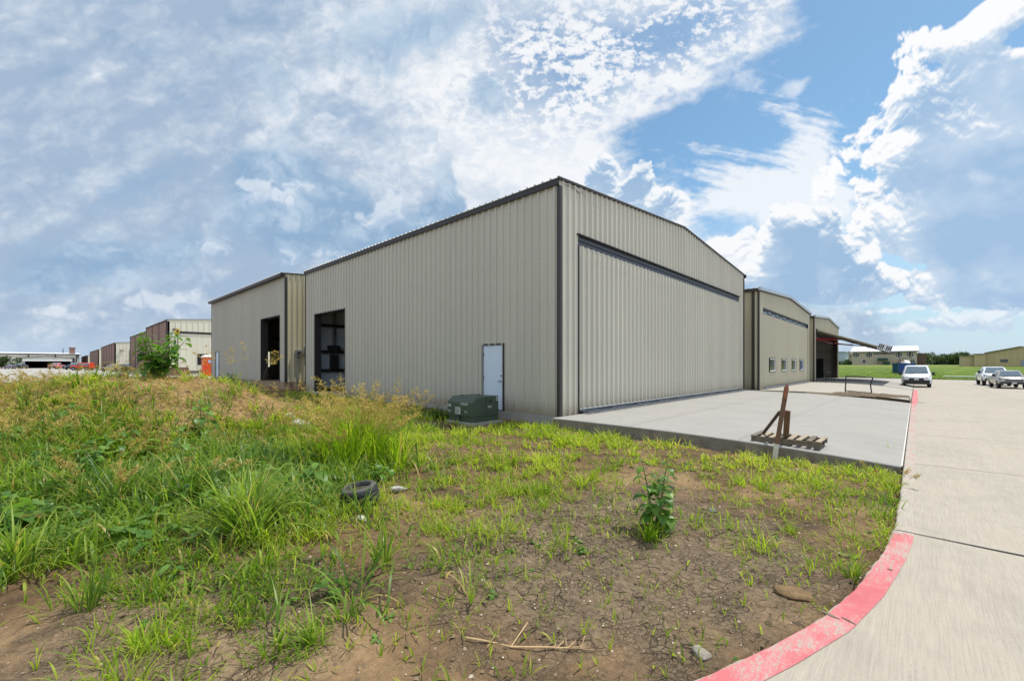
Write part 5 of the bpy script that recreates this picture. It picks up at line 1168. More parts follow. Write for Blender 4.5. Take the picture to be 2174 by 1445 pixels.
    mb = MB(); mb.box(-1.08, 1.08, -3.05, 3.05, 1.5, 1.9, Mr)
    for k in range(16): mb.box(0, rnd.uniform(.5, 1.2), 0, rnd.uniform(.5, 1.3), 0, rnd.uniform(.05, .3), Mr @ Matrix.Translation((rnd.uniform(-1, .2), rnd.uniform(-2.9, 2), rnd.uniform(1.8, 2.3))) @ Matrix.Rotation(rnd.uniform(-.5, .5), 4, 'X') @ Matrix.Rotation(rnd.uniform(-.5, .5), 4, 'Y'))
    mb.build('white_sheet', wr[0], t2); mb = MB()
    for k in range(9): mb.box(0, rnd.uniform(.1, .3), 0, rnd.uniform(1.2, 2.4), 0, .08, Mr @ Matrix.Translation((rnd.uniform(-1, .8), rnd.uniform(-2.9, 1), rnd.uniform(1.9, 2.4))) @ Matrix.Rotation(rnd.uniform(-.3, .3), 4, 'X') @ Matrix.Rotation(rnd.uniform(-.7, .7), 4, 'Z'))
    mb.build('board', wr[1], t2)
    # white pipe lying in the grass
    xa, xb = pxx(2003, 99), pxx(2092, 96); za = float(interp(98, FAR_Y, FAR_Z))+.28
    tag(MB().tube([(xa, 100.5, za), ((xa+xb)/2, 99.2, za+.02), (xb, 98, za)], .11, 8).build('white_pipe', mat('pvc_white', (216, 216, 206), .5)), 'long white pipe lying in the grass right of the van', 'pipe')
    # orange portable toilet
    p = Vector((-56.0, 11.7, .314)); og = mat('orange_plastic', (232, 84, 24), .5); t = thing('portable_toilet', 'orange portable toilet with white roof at the corner of the hangar', 'toilet', tuple(p))
    MB().box(p.x-.56, p.x+.56, p.y-.56, p.y+.56, p.z, p.z+2.02).build('body', og, t, bevel=.05)
    mb = MB(); mb.loft([[(p.x+sx*a, p.y+sy*a, p.z+h) for sx, sy in ((-1, -1), (1, -1), (1, 1), (-1, 1))] for a, h in ((.60, 2.03), (.60, 2.10), (.48, 2.26), (.2, 2.32))]); mb.build('roof', mat('toilet_roof', (226, 222, 214), .6), t)
    d = MB().box(p.x+.565, p.x+.59, p.y-.42, p.y+.42, p.z+.12, p.z+1.9).build('door', mat('orange_door', (220, 76, 22), .5), t)
    MB().box(p.x+.595, p.x+.605, p.y-.18, p.y+.18, p.z+1.45, p.z+1.75).build('sign', mat('sign_blue_white', (170, 190, 214), .5), d)
    mb = MB(); mb.box(p.x-.35, p.x+.35, p.y-.575, p.y-.562, p.z+1.72, p.z+1.9); mb.build('vent', mat('vent_dark', (120, 44, 20), .6), t)
    # wooden crate by the brick hangar
    p = Vector((-62.6, 10.0, .314)); t = thing('crate', 'weathered brown wooden crate before the cream hangar door', 'crate', tuple(p)); wd = mat('crate_wood', (128, 100, 80), .85, var=.2, vscale=3)
    MB().box(p.x-.9, p.x+.9, p.y-.95, p.y+.95, p.z+.02, p.z+.95).build('body', mat('crate_dark', (84, 66, 54), .9), t); mb = MB()
    for k in range(4): z_ = p.z+.06+k*.23; mb.box(p.x+.905, p.x+.93, p.y-.95, p.y+.95, z_, z_+.19); mb.box(p.x-.9, p.x+.9, p.y-.98, p.y-.955, z_, z_+.19)
    mb.build('board', wd, t)
    # rubble and stones
    cr = mat('rubble_grey', (178, 176, 170), .9, var=.16, vscale=9, bump=.6, bscale=30)
    def stone(px, py, s, name, label, cat, m=cr, flat=.55, seed=0):
        p = at(px, py); r_ = random.Random(seed+int(px)); bm = bmesh.new(); bmesh.ops.create_icosphere(bm, subdivisions=2, radius=s)
        for v in bm.verts:
            k = 1+.35*math.sin(v.co.x/s*3+r_.random())*math.cos(v.co.y/s*2.3)+r_.uniform(-.14, .14); v.co = Vector((v.co.x*k*1.2, v.co.y*k, v.co.z*k*flat))
        me = bpy.data.meshes.new(name); bm.to_mesh(me); bm.free(); me.materials.append(m); me.polygons.foreach_set('use_smooth', [s < .2]*len(me.polygons)); o = bpy.data.objects.new(name, me); COL.objects.link(o); o.location = (p.x, p.y, p.z+s*flat*.35); o.rotation_euler = (0, r_.uniform(-.3, .3), r_.uniform(0, 6)); tag(o, label, cat); return o
    stone(636, 905, .22, 'rubble_chunk', 'grey white concrete chunk half buried between the heap and tall grass clump', 'rubble')
    stone(612, 886, .15, 'rubble_chunk', 'smaller pale concrete lump left of the larger grey white chunk', 'rubble')
    stone(672, 838, .30, 'rubble_chunk', 'flat grey concrete rubble at the left foot of the nearest hangar', 'rubble', flat=.4)
    stone(845, 1040, .13, 'rubble_chunk', 'broken pale slab piece just behind the old tyre', 'rubble', flat=.3)
    stone(1490, 1392, .055, 'stone', 'round whitish stone near the red kerb in front', 'stone', mat('chalky_stone', (150, 142, 128), .95, var=.25, vscale=40, bump=.8, bscale=60), .35)
    stone(770, 1105, .06, 'stone', 'pale crumpled stone in front of the old tyre', 'stone', flat=.5)
    stone(325, 790, .09, 'stone', 'pale stone at the foot of the tall sunflowers on the heap', 'stone', flat=.6)
    stone(258, 799, .07, 'stone', 'small reddish stone left of the sunflowers on the heap', 'stone', mat('reddish_stone', (176, 132, 112), .9, var=.2), .7)
    stone(1512, 1086, .045, 'stone', 'flat blue grey stone right of the lone leafy weed', 'stone', mat('slate_stone', (120, 124, 130), .9, var=.2), .4)
    stone(1690, 1262, .13, 'dirt_clod', 'sandy orange dirt mound poking from the cracked mud by the kerb', 'dirt clod', mat('orange_sand', (124, 100, 68), .95, var=.3, vscale=20, bump=.9, bscale=60), .15)
    tn = mat('dry_stalk', (196, 166, 122), .8, var=.15, vscale=20)
    a, b = at(990, 1362), at(1240, 1382); m1, m2 = at(1085, 1382), at(1120, 1336); k1, k2 = at(1035, 1381), at(1052, 1357)
    t = thing('dry_stalk', 'broken pale dry weed stalk lying on the bare mud in front', 'stalk', tuple(a)); L_ = lambda v, h=.012: (v.x, v.y, v.z+h)
    MB().tube([L_(a), L_((a+m1)/2+Vector((0, 0, .0)), .016), L_(m1), L_((m1+b)/2, .016), L_(b)], [.006, .006, .005, .005, .003], 6).build('stem', tn, t)
    mb = MB(); mb.tube([L_(m1), L_(m2, .05)], .004, 5); mb.build('twig', tn, t); MB().tube([L_(k1), L_(k2, .03)], .003, 5).build('twig', tn, t); mb = MB()
    for k in range(16): q = m1+(b-m1)*(.55+.45*rnd.random()); mb.tube([L_(q), (q.x+rnd.uniform(-.06, .1), q.y+rnd.uniform(.0, .1), q.z+.02+rnd.random()*.02)], .0018, 4, cap=False)
    mb.build('seed_head', tn, t)
# ---------------------------------------------------------------- plants
RS = np.random.RandomState(5)
def blades(P, L, W, az, th0, curl, seg=4, twist=0.0):
    """arching grass blades as tapering strips -> verts, quads"""
    n = len(P); L, W, az, th0, curl = [np.broadcast_to(np.asarray(q, float), (n,)) for q in (L, W, az, th0, curl)]
    c, s = np.cos(az), np.sin(az); pos = np.array(P, float); V = np.zeros((n, seg+1, 2, 3)); sd = np.stack([-s, c, np.zeros(n)], -1)
    if twist: tw = RS.uniform(-twist, twist, n); sd = sd*np.cos(tw)[:, None]+np.stack([c, s, np.zeros(n)], -1)*np.sin(tw)[:, None]
    for k in range(seg+1):
        f = k/seg; w = W*(.62+.9*f if f < .4 else .98*(1-((f-.4)/.6)**1.6))*.5; w = np.maximum(w, .0004)
        V[:, k, 0] = pos-sd*w[:, None]; V[:, k, 1] = pos+sd*w[:, None]
        th = th0+curl*((k+.5)/seg)**1.4; st = L/seg
        pos = pos+np.stack([np.sin(th)*c*st, np.sin(th)*s*st, np.cos(th)*st], -1)
    b = (np.arange(n)*(seg+1)*2)[:, None, None]+(np.arange(seg)*2)[None, :, None]
    return V.reshape(-1, 3), (b+np.array([0, 1, 3, 2])[None, None]).reshape(-1, 4), (seg+1)*2
class Veg:
    def __init__(s): s.V = []; s.Q = []; s.T = []; s.n = 0
    def add(s, V, Q, tint):
        s.V.append(V); s.Q.append(Q+s.n); s.T.append(np.broadcast_to(tint, (len(V),)) if np.ndim(tint) == 0 else tint); s.n += len(V)
    def blades(s, P, L, W, az, th0, curl, tint, seg=4, twist=.5):
        V, Q, k = blades(P, L, W, az, th0, curl, seg, twist); s.add(V, Q, np.repeat(np.broadcast_to(np.asarray(tint, float), (len(P),)), k))
    def build(s, name, m, parent=None):
        if not s.V: return None
        V = np.concatenate(s.V)
        if parent is not None: V = V-np.array(ORIGIN[parent.name])
        return np_mesh(name, V, np.concatenate(s.Q), m, np.concatenate(s.T), parent)
LEAF_S = np.array([0, .06, .22, .42, .64, .84, 1.0]); LEAF_W = np.array([.04, .55, .96, 1.0, .72, .36, .02])
def leaf(vg, base, az, pitch, L, W, droop, tint, fold=.25):
    """broad heart-shaped leaf: midrib arching down, halves folded up"""
    f = Vector((math.cos(az), math.sin(az), 0)); sd = Vector((-math.sin(az), math.cos(az), 0)); p = Vector(base); V = []; prev = 0
    wob = RS.uniform(-.05, .05, 7)
    for i, (s, w) in enumerate(zip(LEAF_S, LEAF_W)):
        a = pitch-droop*s; p = p+(f*math.cos(a)+Vector((0, 0, math.sin(a))))*(L*(s-prev)); prev = s
        up = Vector((0, 0, 1))*math.cos(a)-f*math.sin(a); h = W*w*.5
        for k in (-1, 0, 1): V.append(p+sd*(k*h)+up*(abs(k)*h*(fold+wob[i]))-(f*(L*.10 if i < 2 and k else 0)))
    V = np.array([tuple(v) for v in V]); Q = []
    for i in range(6):
        for k in range(2): a = i*3+k; Q.append((a, a+1, a+4, a+3))
    vg.add(V, np.array(Q), tint+np.tile([.05, -.06, .05], 7))
def broadleaf(name, label, p, h, n, size, mats, stems=1, spread=.1, flowers=0, cat='weed', top=.35, bare=.12, seed=1, group=None):
    r = random.Random(seed); t = thing(name, label, cat, (p.x, p.y, p.z)); t['category'] = cat
    if group: t['group'] = group
    lv = Veg(); sm = MB(); heads = []
    for q in range(stems):
        hh = h*(1-.32*q/max(1, stems-1)*r.random()) if stems > 1 else h
        lean = r.uniform(0, 6.28); sp = spread*(r.uniform(.4, 1) if stems > 1 else .3)
        pt = lambda f: Vector((p.x+math.cos(lean)*sp*(f**1.5+.25*(stems > 1)), p.y+math.sin(lean)*sp*(f**1.5+.25*(stems > 1)), p.z-.03+hh*f))
        sm.tube([pt(f) for f in (0, .3, .6, .85, 1)], [.009+.006*h, .008+.005*h, .006+.003*h, .005, .003], 6)
        for i in range(n):
            f = bare+(1-bare)*(i+.5)/n; a = i*2.4+r.uniform(-.4, .4)+q; k = (.35+.65*math.sin(math.pi*min(1, .25+.75*(1-f)))) if f > .5 else 1
            L = size*k*r.uniform(.75, 1.2)*(top+(1-top)*(1-f)**.6); b = pt(f); pet = L*.45
            e = b+Vector((math.cos(a)*pet*.85, math.sin(a)*pet*.85, pet*.45)); sm.tube([b, e], .0028+.001*h, 5, cap=False)
            leaf(lv, e, a+r.uniform(-.3, .3), r.uniform(-.3, .35), L, L*r.uniform(.62, .82), r.uniform(.5, 1.5), r.uniform(.05, .8), r.uniform(.1, .4))
        heads.append((pt(1), lean))
    sm.build('stem', mats['stem'], t, smooth=True); lv.build('leaves', mats['leaf'], t)
    for q in range(flowers):
        c, lean = heads[q % len(heads)]; a = r.uniform(-2.9, -.6); d = Vector((-FWD[0]*.8+math.cos(a)*.5, -FWD[1]*.8+math.sin(a)*.5, .35)).normalized(); c = c+Vector((r.uniform(-.05, .05), r.uniform(-.05, .05), .03))
        M = Matrix.Translation(c) @ d.to_track_quat('Z', 'Y').to_matrix().to_4x4(); fl = MB().lathe([(.028, -.012), (.032, 0), (.024, .012), (0, .016)], M, 12).build('flower', mats['disc'], t, smooth=True)
        pv = Veg()
        for k in range(16):
            an = k/16*6.283; b = M @ Vector((math.cos(an)*.026, math.sin(an)*.026, 0)); e = M @ Vector((math.cos(an)*.075, math.sin(an)*.075, .006)); sdv = (M.to_3x3() @ Vector((-math.sin(an), math.cos(an), 0)))*.011; m_ = b+(e-b)*.5
            pv.add(np.array([tuple(b), tuple(m_-sdv), tuple(e), tuple(m_+sdv)]), np.array([(0, 1, 2, 3)]), .5)
        pv.build('petals', mats['petal'], fl)
    return t
def tuft_arrays(pts, nb, L0, L1, W, th, curl, spread):
    n = len(pts); tot = int(np.sum(nb)); idx = np.repeat(np.arange(n), nb); P = np.array(pts)[idx]; a = RS.uniform(0, 6.283, tot); rr = RS.uniform(0, 1, tot)**.7
    P = P+np.stack([np.cos(a)*rr, np.sin(a)*rr, np.zeros(tot)], -1)*np.broadcast_to(spread, (n,))[idx][:, None]
    L = RS.uniform(L0, L1, tot) if np.ndim(L0) == 0 else (L0[idx]+(L1[idx]-L0[idx])*RS.uniform(0, 1, tot))
    return idx, P, L, np.asarray(W)*RS.uniform(.6, 1.25, tot), a+RS.uniform(-.7, .7, tot), RS.uniform(.02, th, tot)*(.4+rr), RS.uniform(*curl, tot)
def panicle(vg, base, L, az, lean, curl, n=46, size=.028, tint=.5, head=.36):
    """seed head: thin culm with drooping branchlets over its top third"""
    V, Q, k = blades(np.array([base]), L, .0045, az, lean, curl, 8); vg.add(V, Q, -.2)
    C = (V.reshape(9, 2, 3)[:, 0]+V.reshape(9, 2, 3)[:, 1])/2; f = RS.uniform(1-head, 1, n)*8; i = np.minimum(f.astype(int), 7); P = C[i]+(C[i+1]-C[i])*(f-i)[:, None]
    spread = (1-(f/8-(1-head))/head)*.75+.25; a = RS.uniform(0, 6.283, n)
    bl = L*head*.38*spread*RS.uniform(.5, 1.1, n)
    V2, Q2, k2 = blades(P, bl, .0022, a, RS.uniform(.5, 1.0, n), RS.uniform(.4, 1.3, n), 3); vg.add(V2, Q2, np.repeat(RS.uniform(.2, .6, n), k2))
    T = V2.reshape(n, 4, 2, 3).mean(2); m = 5
    S = np.concatenate([T[:, 1]+(T[:, 3]-T[:, 1])*q for q in np.linspace(.1, 1.0, m)]); nn = len(S)
    vg.blades(S+RS.normal(0, size*.18, S.shape), size*RS.uniform(.6, 1.2, nn), size*.26, RS.uniform(0, 6.283, nn), RS.uniform(.6, 2.4, nn), .3, tint+RS.uniform(-.4, .5, nn), 2, 1.5)
ROWS = [790, 830, 860, 920, 980, 1040, 1100, 1160, 1220, 1300, 1380, 1445, 1700]; COLS = [-200, 0, 200, 400, 600, 800, 1000, 1200, 1400, 1600, 1800, 1900, 2000]
def table(rows):
    T = np.array(rows, float)
    def f(px, py):
        i = np.clip(np.interp(py, ROWS, np.arange(len(ROWS))), 0, len(ROWS)-1.001); j = np.clip(np.interp(px, COLS, np.arange(len(COLS))), 0, len(COLS)-1.001)
        a, b = i.astype(int), j.astype(int); u, v = i-a, j-b
        return T[a, b]*(1-u)*(1-v)+T[a+1, b]*u*(1-v)+T[a, b+1]*(1-u)*v+T[a+1, b+1]*u*v
    return f
SHORT = table([[.3, .3, .45, .2, .5, .5, .3, 0, 0, 0, 0, 0, 0], [.25, .25, .4, .10, .2, .7, .3, 0, 0, 0, 0, 0, 0], [.3, .3, .4, .15, .06, .6, .5, .7, .5, 0, 0, 0, 0], [.5, .5, .5, .35, .45, .5, .42, .8, .8, .6, .4, .3, 0],
               [.5, .5, .5, .5, .5, .25, .45, .45, .35, .55, .8, .8, 0], [.5, .5, .5, .6, .5, .35, .45, .35, .22, .45, .8, .95, 0], [.6, .6, .6, .6, .5, .55, .55, .35, .14, .3, .40, .85, 0], [.6, .6, .6, .55, .4, .6, .55, .3, .10, .2, .3, .75, 0],
               [.35, .35, .4, .5, .4, .5, .6, .2, .08, .14, .25, .5, 0], [.16, .16, .3, .55, .35, .32, .2, .07, .07, .10, .2, .2, 0], [.1, .1, .2, .5, .35, .15, .07, .06, .08, .10, .1, .1, 0], [.12, .12, .25, .2, .15, .1, .08, .06, .1, .1, .1, .1, 0], [.1]*12+[0]])
TALL = table([[.15, .15, .3, .03, .12, .25, 0, 0, 0, 0, 0, 0, 0], [.15, .15, .35, .03, .05, .25, 0, 0, 0, 0, 0, 0, 0], [.25, .25, .3, .10, .03, .25, 0, 0, 0, 0, 0, 0, 0], [.45, .45, .45, .35, .2, .25, 0, 0, 0, 0, 0, 0, 0], [1, 1, 1, .9, .75, .2, 0, 0, 0, 0, 0, 0, 0],
              [1, 1, 1, .95, .75, .06, 0, 0, 0, 0, 0, 0, 0], [1, 1, .9, .7, .45, .02, 0, 0, 0, 0, 0, 0, 0], [.6, .6, .4, .32, .14, .03, 0, 0, 0, 0, 0, 0, 0], [.25, .25, .14, .12, .06, .04, .01]+[0]*6, [.05, .05, .04, .08, .05, .05]+[0]*7, [0]*13, [0]*13, [0]*13])
GOLD = table([[.5, .5, .4, .1, .2, .1, 0, 0, 0, 0, 0, 0, 0], [.8, .8, .6, .15, .1, 0, 0, 0, 0, 0, 0, 0, 0], [.9, .9, .8, .5, .12, 0, 0, 0, 0, 0, 0, 0, 0], [.9, .9, .8, .7, .25, 0, 0, 0, 0, 0, 0, 0, 0], [.5, .5, .45, .35, .1, 0, 0, 0, 0, 0, 0, 0, 0], [.22, .22, .18, .1, 0, 0, 0, 0, 0, 0, 0, 0, 0], [.1, .1, .08, 0]+[0]*9]+[[0]*13]*6)
def scatter(n, xr, yr):
    x = RS.uniform(*xr, n); y = RS.uniform(*yr, n); z = ground_z(x, y)
    d = x*FWD[0]+y*FWD[1]; ok = (d > 1.5) & (x < edge_x(y)-.03) & ~((x > -7.75) & (y > 9.70)) & ~((x > -25.95) & (y > 10.0)) & ~((x < -27) & (x > -44.4) & (y > 9.3))
    ok &= ~((x > -10.55) & (x < -9.17) & (y > 8.15) & (y < 9.45))
    x, y, z, d = x[ok], y[ok], z[ok], d[ok]
    px = CX+FPX*(x*RGT[0]+y*RGT[1])/d; py = HY+FPX*(CAMZ-z)/d
    k = (px > -260) & (px < 2000) & (py < 1560) & ~((y > 9.45) & (x > -26) & (RS.uniform(0, 1, len(x)) < .85)) & ~((x > -10.9) & (x < -8.9) & (y > 7.0) & (RS.uniform(0, 1, len(x)) < .85))
    return x[k], y[k], z[k], d[k], px[k], py[k]
def build_plants():
    G1 = leaf_mat('grass_fresh', srgb(98, 132, 30), srgb(184, 196, 66), .52, .5, srgb(200, 172, 112)); G2 = leaf_mat('grass_tall', srgb(66, 104, 30), srgb(160, 182, 74), .48, .4, srgb(196, 170, 112))
    GD = leaf_mat('grass_dry', srgb(138, 122, 60), srgb(210, 182, 114), .35, .7); LF = leaf_mat('weed_leaf', srgb(70, 112, 44), srgb(136, 168, 78), .45, .38)
    LF2 = leaf_mat('sunflower_leaf', srgb(62, 104, 34), srgb(124, 160, 62), .45, .38); GC = leaf_mat('clump_blade', srgb(98, 140, 22), srgb(182, 202, 58), .55, .5, srgb(200, 172, 110))
    GDK = leaf_mat('dark_bush_blade', srgb(40, 74, 26), srgb(86, 122, 44), .4)
    ST = mat('weed_stem', (92, 112, 56), .6); DK = mat('flower_disc', (70, 46, 24), .8); PT = leaf_mat('yellow_petal', srgb(236, 184, 30), srgb(246, 200, 50), .3)
    PUR = leaf_mat('purple_petal', srgb(120, 96, 190), srgb(140, 112, 206), .3)
    M = dict(stem=ST, leaf=LF, disc=DK, petal=PT); M2 = dict(M, leaf=LF2)
    # --- short grass in tufts
    sv = Veg(); x, y, z, d, px, py = scatter(150000, (-27, 0), (-6, 10.2))
    cl = fbm(x*1.15, y*1.15, 4, .6, 60)*.7+fbm(x*3.0, y*3.0, 3, .6, 67)*.75+fbm(x*.35, y*.35, 2, .5, 61)*.4
    prob = np.clip(SHORT(px, py), 0, 1); keep = (RS.uniform(0, 1, len(x)) < np.clip((prob*1.45+cl*1.15-.34), 0, 1)*np.clip(prob*2.6, 0, 1)*np.clip(8.5/d, .4, 1.0)*np.interp(px, [550, 950], [.58, .27]))
    x, y, z, d, px, py, cl = [q[keep] for q in (x, y, z, d, px, py, cl)]
    size = np.clip(.70+cl*.95, .35, 1.7)*1.25*np.where(d > 9, 1.25, 1)*np.interp(py, [900, 1300], [1.0, .85]); nb = np.clip((3+size*5).astype(int), 3, 11); pts = np.stack([x, y, z-.01], -1)
    idx, P, L, W, az, th, cu = tuft_arrays(pts, nb, .05*size+.02, .18*size+.05, 0.0118*np.clip(d[np.repeat(np.arange(len(x)), nb)]/5, .85, 2.2), .95, (.2, 2.1), .06*size)
    tn = (np.clip(.45+fbm(x*.5+9, y*.5, 2, .5, 62)*.5+np.interp(d, [3, 9], [-.1, .2]), 0, 1.1))[idx]+RS.uniform(-.3, .3, len(P))+(RS.uniform(0, 1, len(P)) > .93)*1.0; sv.blades(P, L, W, az, th, cu, tn, 3); tag(sv.build('short_grass', G1), kind='stuff')
    print('short blades', len(P))
    # --- broader single seedlings on the bare mud
    sv = Veg(); x, y, z, d, px, py = scatter(3200, (-9, 0), (-1, 9)); pts = np.stack([x, y, z-.005], -1); nb = RS.randint(2, 5, len(x))
    idx, P, L, W, az, th, cu = tuft_arrays(pts, nb, .05, .15, .010, .7, (.2, 1.5), .012); sv.blades(P, L, W, az, th, cu, RS.uniform(0, 1, len(P)), 4)
    tag(sv.build('seedling_grass', G1), kind='stuff')
    # --- tall weeds on and before the heap
    tv = Veg(); gv = Veg(); x, y, z, d, px, py = scatter(42000, (-24, -2.0), (-6, 9.5)); cl = fbm(x*.8+5, y*.8, 3, .55, 63)
    keep = RS.uniform(0, 1, len(x)) < TALL(px, py)*np.clip(.85+cl*1.0, .1, 1.2)*np.clip(8/d, .4, 1)*1.15
    x, y, z, d, cl, py = [q[keep] for q in (x, y, z, d, cl, py)]; size = np.clip(.8+cl*.7, .4, 1.35)*np.interp(py, [800, 900, 1040, 1150], [.55, .8, 1, .7]); nb = RS.randint(5, 10, len(x))
    idx, P, L, W, az, th, cu = tuft_arrays(np.stack([x, y, z-.02], -1), nb, .20*size, .74*size, .0195, .75, (.2, 2.6), .09); tv.blades(P, L, W, az, th, cu, np.clip(.35+fbm(x, y, 2, .5, 64)*.5, -.1, 1)[idx]+RS.uniform(-.3, .35, len(P))+(RS.uniform(0, 1, len(P)) > .92)*1.0, 6)
    tag(tv.build('tall_grass', G2), kind='stuff'); print('tall blades', len(P))
    # small leafy ground weeds among them
    lv = Veg(); x, y, z, d, px, py = scatter(16000, (-20, -.3), (-5, 9.2)); pr = TALL(px, py)*.5+SHORT(px, py)*.10+.012; keep = RS.uniform(0, 1, len(x)) < pr*np.clip(7/d, .3, 1); x, y, z, d, px, py = [q[keep] for q in (x, y, z, d, px, py)]
    for i in range(len(x)):
        s_ = RS.uniform(.05, .13)*(1.5 if TALL(px[i:i+1], py[i:i+1])[0] > .3 else .55); hh = RS.uniform(.04, .4)*min(1, TALL(px[i:i+1], py[i:i+1])[0]+.08)
        for k in range(RS.randint(3, 7)): a = RS.uniform(0, 6.28); leaf(lv, (x[i]+math.cos(a)*s_*.25, y[i]+math.sin(a)*s_*.25, z[i]+hh*RS.uniform(.2, 1)), a, RS.uniform(-.2, .7), s_, s_*RS.uniform(.4, .75), RS.uniform(.3, 1.4), RS.uniform(0, .9), RS.uniform(.1, .4))
    tag(lv.build('ground_weeds', LF), kind='stuff'); print('weeds', len(x))
    # dry golden grass with seed heads
    x, y, z, d, px, py = scatter(36000, (-24, -3), (-6, 9.8)); cl = fbm(x*.7+15, y*.7, 3, .55, 65); keep = RS.uniform(0, 1, len(x)) < GOLD(px, py)*np.clip(.6+cl*1.2, .03, 1)*np.clip(9/d, .5, 1)*.54
    x, y, z, d = [q[keep] for q in (x, y, z, d)]
    for i in range(len(x)): panicle(gv, (x[i], y[i], z[i]-.02), RS.uniform(.25, .62), RS.uniform(0, 6.28), RS.uniform(.05, .7), RS.uniform(.2, 1.3), 12, .040, RS.uniform(.0, .7), .5)
    nb = RS.randint(3, 7, len(x)); idx, P, L, W, az, th, cu = tuft_arrays(np.stack([x, y, z-.01], -1), nb, .12, .34, .007, .9, (.2, 1.6), .08); gv.blades(P, L, W, az, th, cu, RS.uniform(0, 1, len(P)), 4)
    tag(gv.build('dry_grass', GD), kind='stuff'); print('panicles', len(x))
    # straw litter on the heap
    wv = Veg(); x, y, z, d, px, py = scatter(110000, (-21, -5), (-5, 8.5)); h = z-np.interp(x, [-28, -25.6, -15, -8, -3], [.14, -.06, -.13, -.27, -.31]); keep = (h > .18+.25*fbm(x, y, 3, .5, 66)) & (RS.uniform(0, 1, len(x)) < .8); x, y, z = x[keep], y[keep], z[keep]
    n = len(x); wv.blades(np.stack([x, y, z+.006], -1), RS.uniform(.05, .2, n), RS.uniform(.006, .014, n), RS.uniform(0, 6.28, n), RS.uniform(.9, 1.7, n), RS.uniform(-.4, .6, n), RS.uniform(.1, 1.25, n), 2, 1.2); tag(wv.build('straw_litter', GD), kind='stuff')
    # pebbles
    pv = Veg(); x, y, z, d, px, py = scatter(5200, (-11, -.1), (-1, 9.6)); n = len(x); s_ = RS.uniform(.003, .011, n)*np.where(RS.uniform(0, 1, n) > .93, 2.2, 1); k = np.array([(1, 0, 0), (0, 1, 0), (-1, 0, 0), (0, -1, 0), (0, 0, .8)], float)
    Vp = (np.stack([x, y, z], -1)[:, None]+k[None]*s_[:, None, None]*RS.uniform(.6, 1.3, (n, 5, 1))); b = (np.arange(n)*5)[:, None, None]; Qp = (b+np.array([(0, 1, 4, 4), (1, 2, 4, 4), (2, 3, 4, 4), (3, 0, 4, 4)])[None]).reshape(-1, 4)[:, :3]
    tag(np_mesh('gravel', Vp.reshape(-1, 3), Qp, leaf_mat('pebble', srgb(128, 112, 92), srgb(196, 184, 164), .0, .9), np.repeat(RS.uniform(0, 1, n), 5), None, 3), kind='stuff')
    x, y, z, d, px, py = scatter(9000, (-11, -.1), (-1, 9.6)); n = len(x); s_ = RS.uniform(.006, .022, n)*np.where(RS.uniform(0, 1, n) > .96, 1.9, 1)
    Vp = (np.stack([x, y, z], -1)[:, None]+k[None]*s_[:, None, None]*RS.uniform(.6, 1.3, (n, 5, 1))); b = (np.arange(n)*5)[:, None, None]; Qp = (b+np.array([(0, 1, 4), (1, 2, 4), (2, 3, 4), (3, 0, 4)])[None]).reshape(-1, 3)
    tag(np_mesh('dirt_crumbs', Vp.reshape(-1, 3), Qp, leaf_mat('crumb', srgb(84, 70, 54), srgb(132, 112, 88), .0, .95), np.repeat(RS.uniform(0, 1, n), 5), None, 3), kind='stuff')
    # --- named clumps
    def clump(px, py, n, L0, L1, W, th, curl, spread, m, label, tint=(.0, 1.0), heads=0, hm=GD, hl=(.8, 1.2), hlean=(.05, .6), hn=40, seg=7, zoff=-.03):
        p = at(px, py); t = thing('grass_clump', label, 'grass', (p.x, p.y, p.z), 0, 'grass clumps in the dirt'); v = Veg()
        a = RS.uniform(0, 6.283, n); rr = np.sqrt(RS.uniform(0, 1, n))*spread; X_ = p.x+np.cos(a)*rr; Y_ = p.y+np.sin(a)*rr
        # several tillers, each leaning its own way
        nt = max(3, n//28); ti = RS.randint(0, nt, n); tx = RS.normal(0, spread*.55, nt); ty = RS.normal(0, spread*.55, nt); X_ = p.x+tx[ti]+RS.normal(0, spread*.13, n); Y_ = p.y+ty[ti]+RS.normal(0, spread*.13, n)
        la = RS.uniform(0, 6.283, nt); rr = np.hypot(X_-p.x, Y_-p.y); a = np.where(RS.uniform(0, 1, n) < .45, la[ti], np.where(RS.uniform(0, 1, n) < .6, np.arctan2(Y_-p.y, X_-p.x), RS.uniform(0, 6.283, n))); tl = RS.uniform(.6, 1.12, nt)[ti]
        P = np.stack([X_, Y_, ground_z(X_, Y_)+zoff], -1); rr = np.minimum(rr, spread*1.4)
        v.blades(P, RS.uniform(L0, L1, n)*tl, W*RS.uniform(.6, 1.2, n), a+RS.uniform(-.9, .9, n), RS.uniform(.02, th, n)*(.35+.8*rr/spread), RS.uniform(*curl, n)*RS.uniform(.5, 1.35, n), RS.uniform(*tint, n)+(RS.uniform(0, 1, n) > .93)*1.0, seg); v.build('blades', m, t)
        if heads:
            h = Veg()
            for k in range(heads):
                if heads <= 12: h = Veg()
                aa = RS.uniform(0, 6.283); r2 = math.sqrt(RS.uniform(0, 1))*spread*.9; xx, yy = p.x+math.cos(aa)*r2, p.y+math.sin(aa)*r2; panicle(h, (xx, yy, p.z), RS.uniform(*hl), aa+RS.uniform(-.8, .8), RS.uniform(*hlean), RS.uniform(.1, .8), max(10, int(hn*.6)), .050, RS.uniform(.2, .8), .36)
                if heads <= 12: h.build('seed_head', hm, t)
            if heads > 12: h.build('seed_heads', hm, t)
        return t
    clump(752, 985, 1500, .5, 1.25, .021, .5, (.1, 1.3), .62, GC, 'biggest yellow green grass clump crowned with golden seed heads, left of the transformer', heads=110, hl=(1.0, 1.62), hlean=(.05, .6), hn=44)
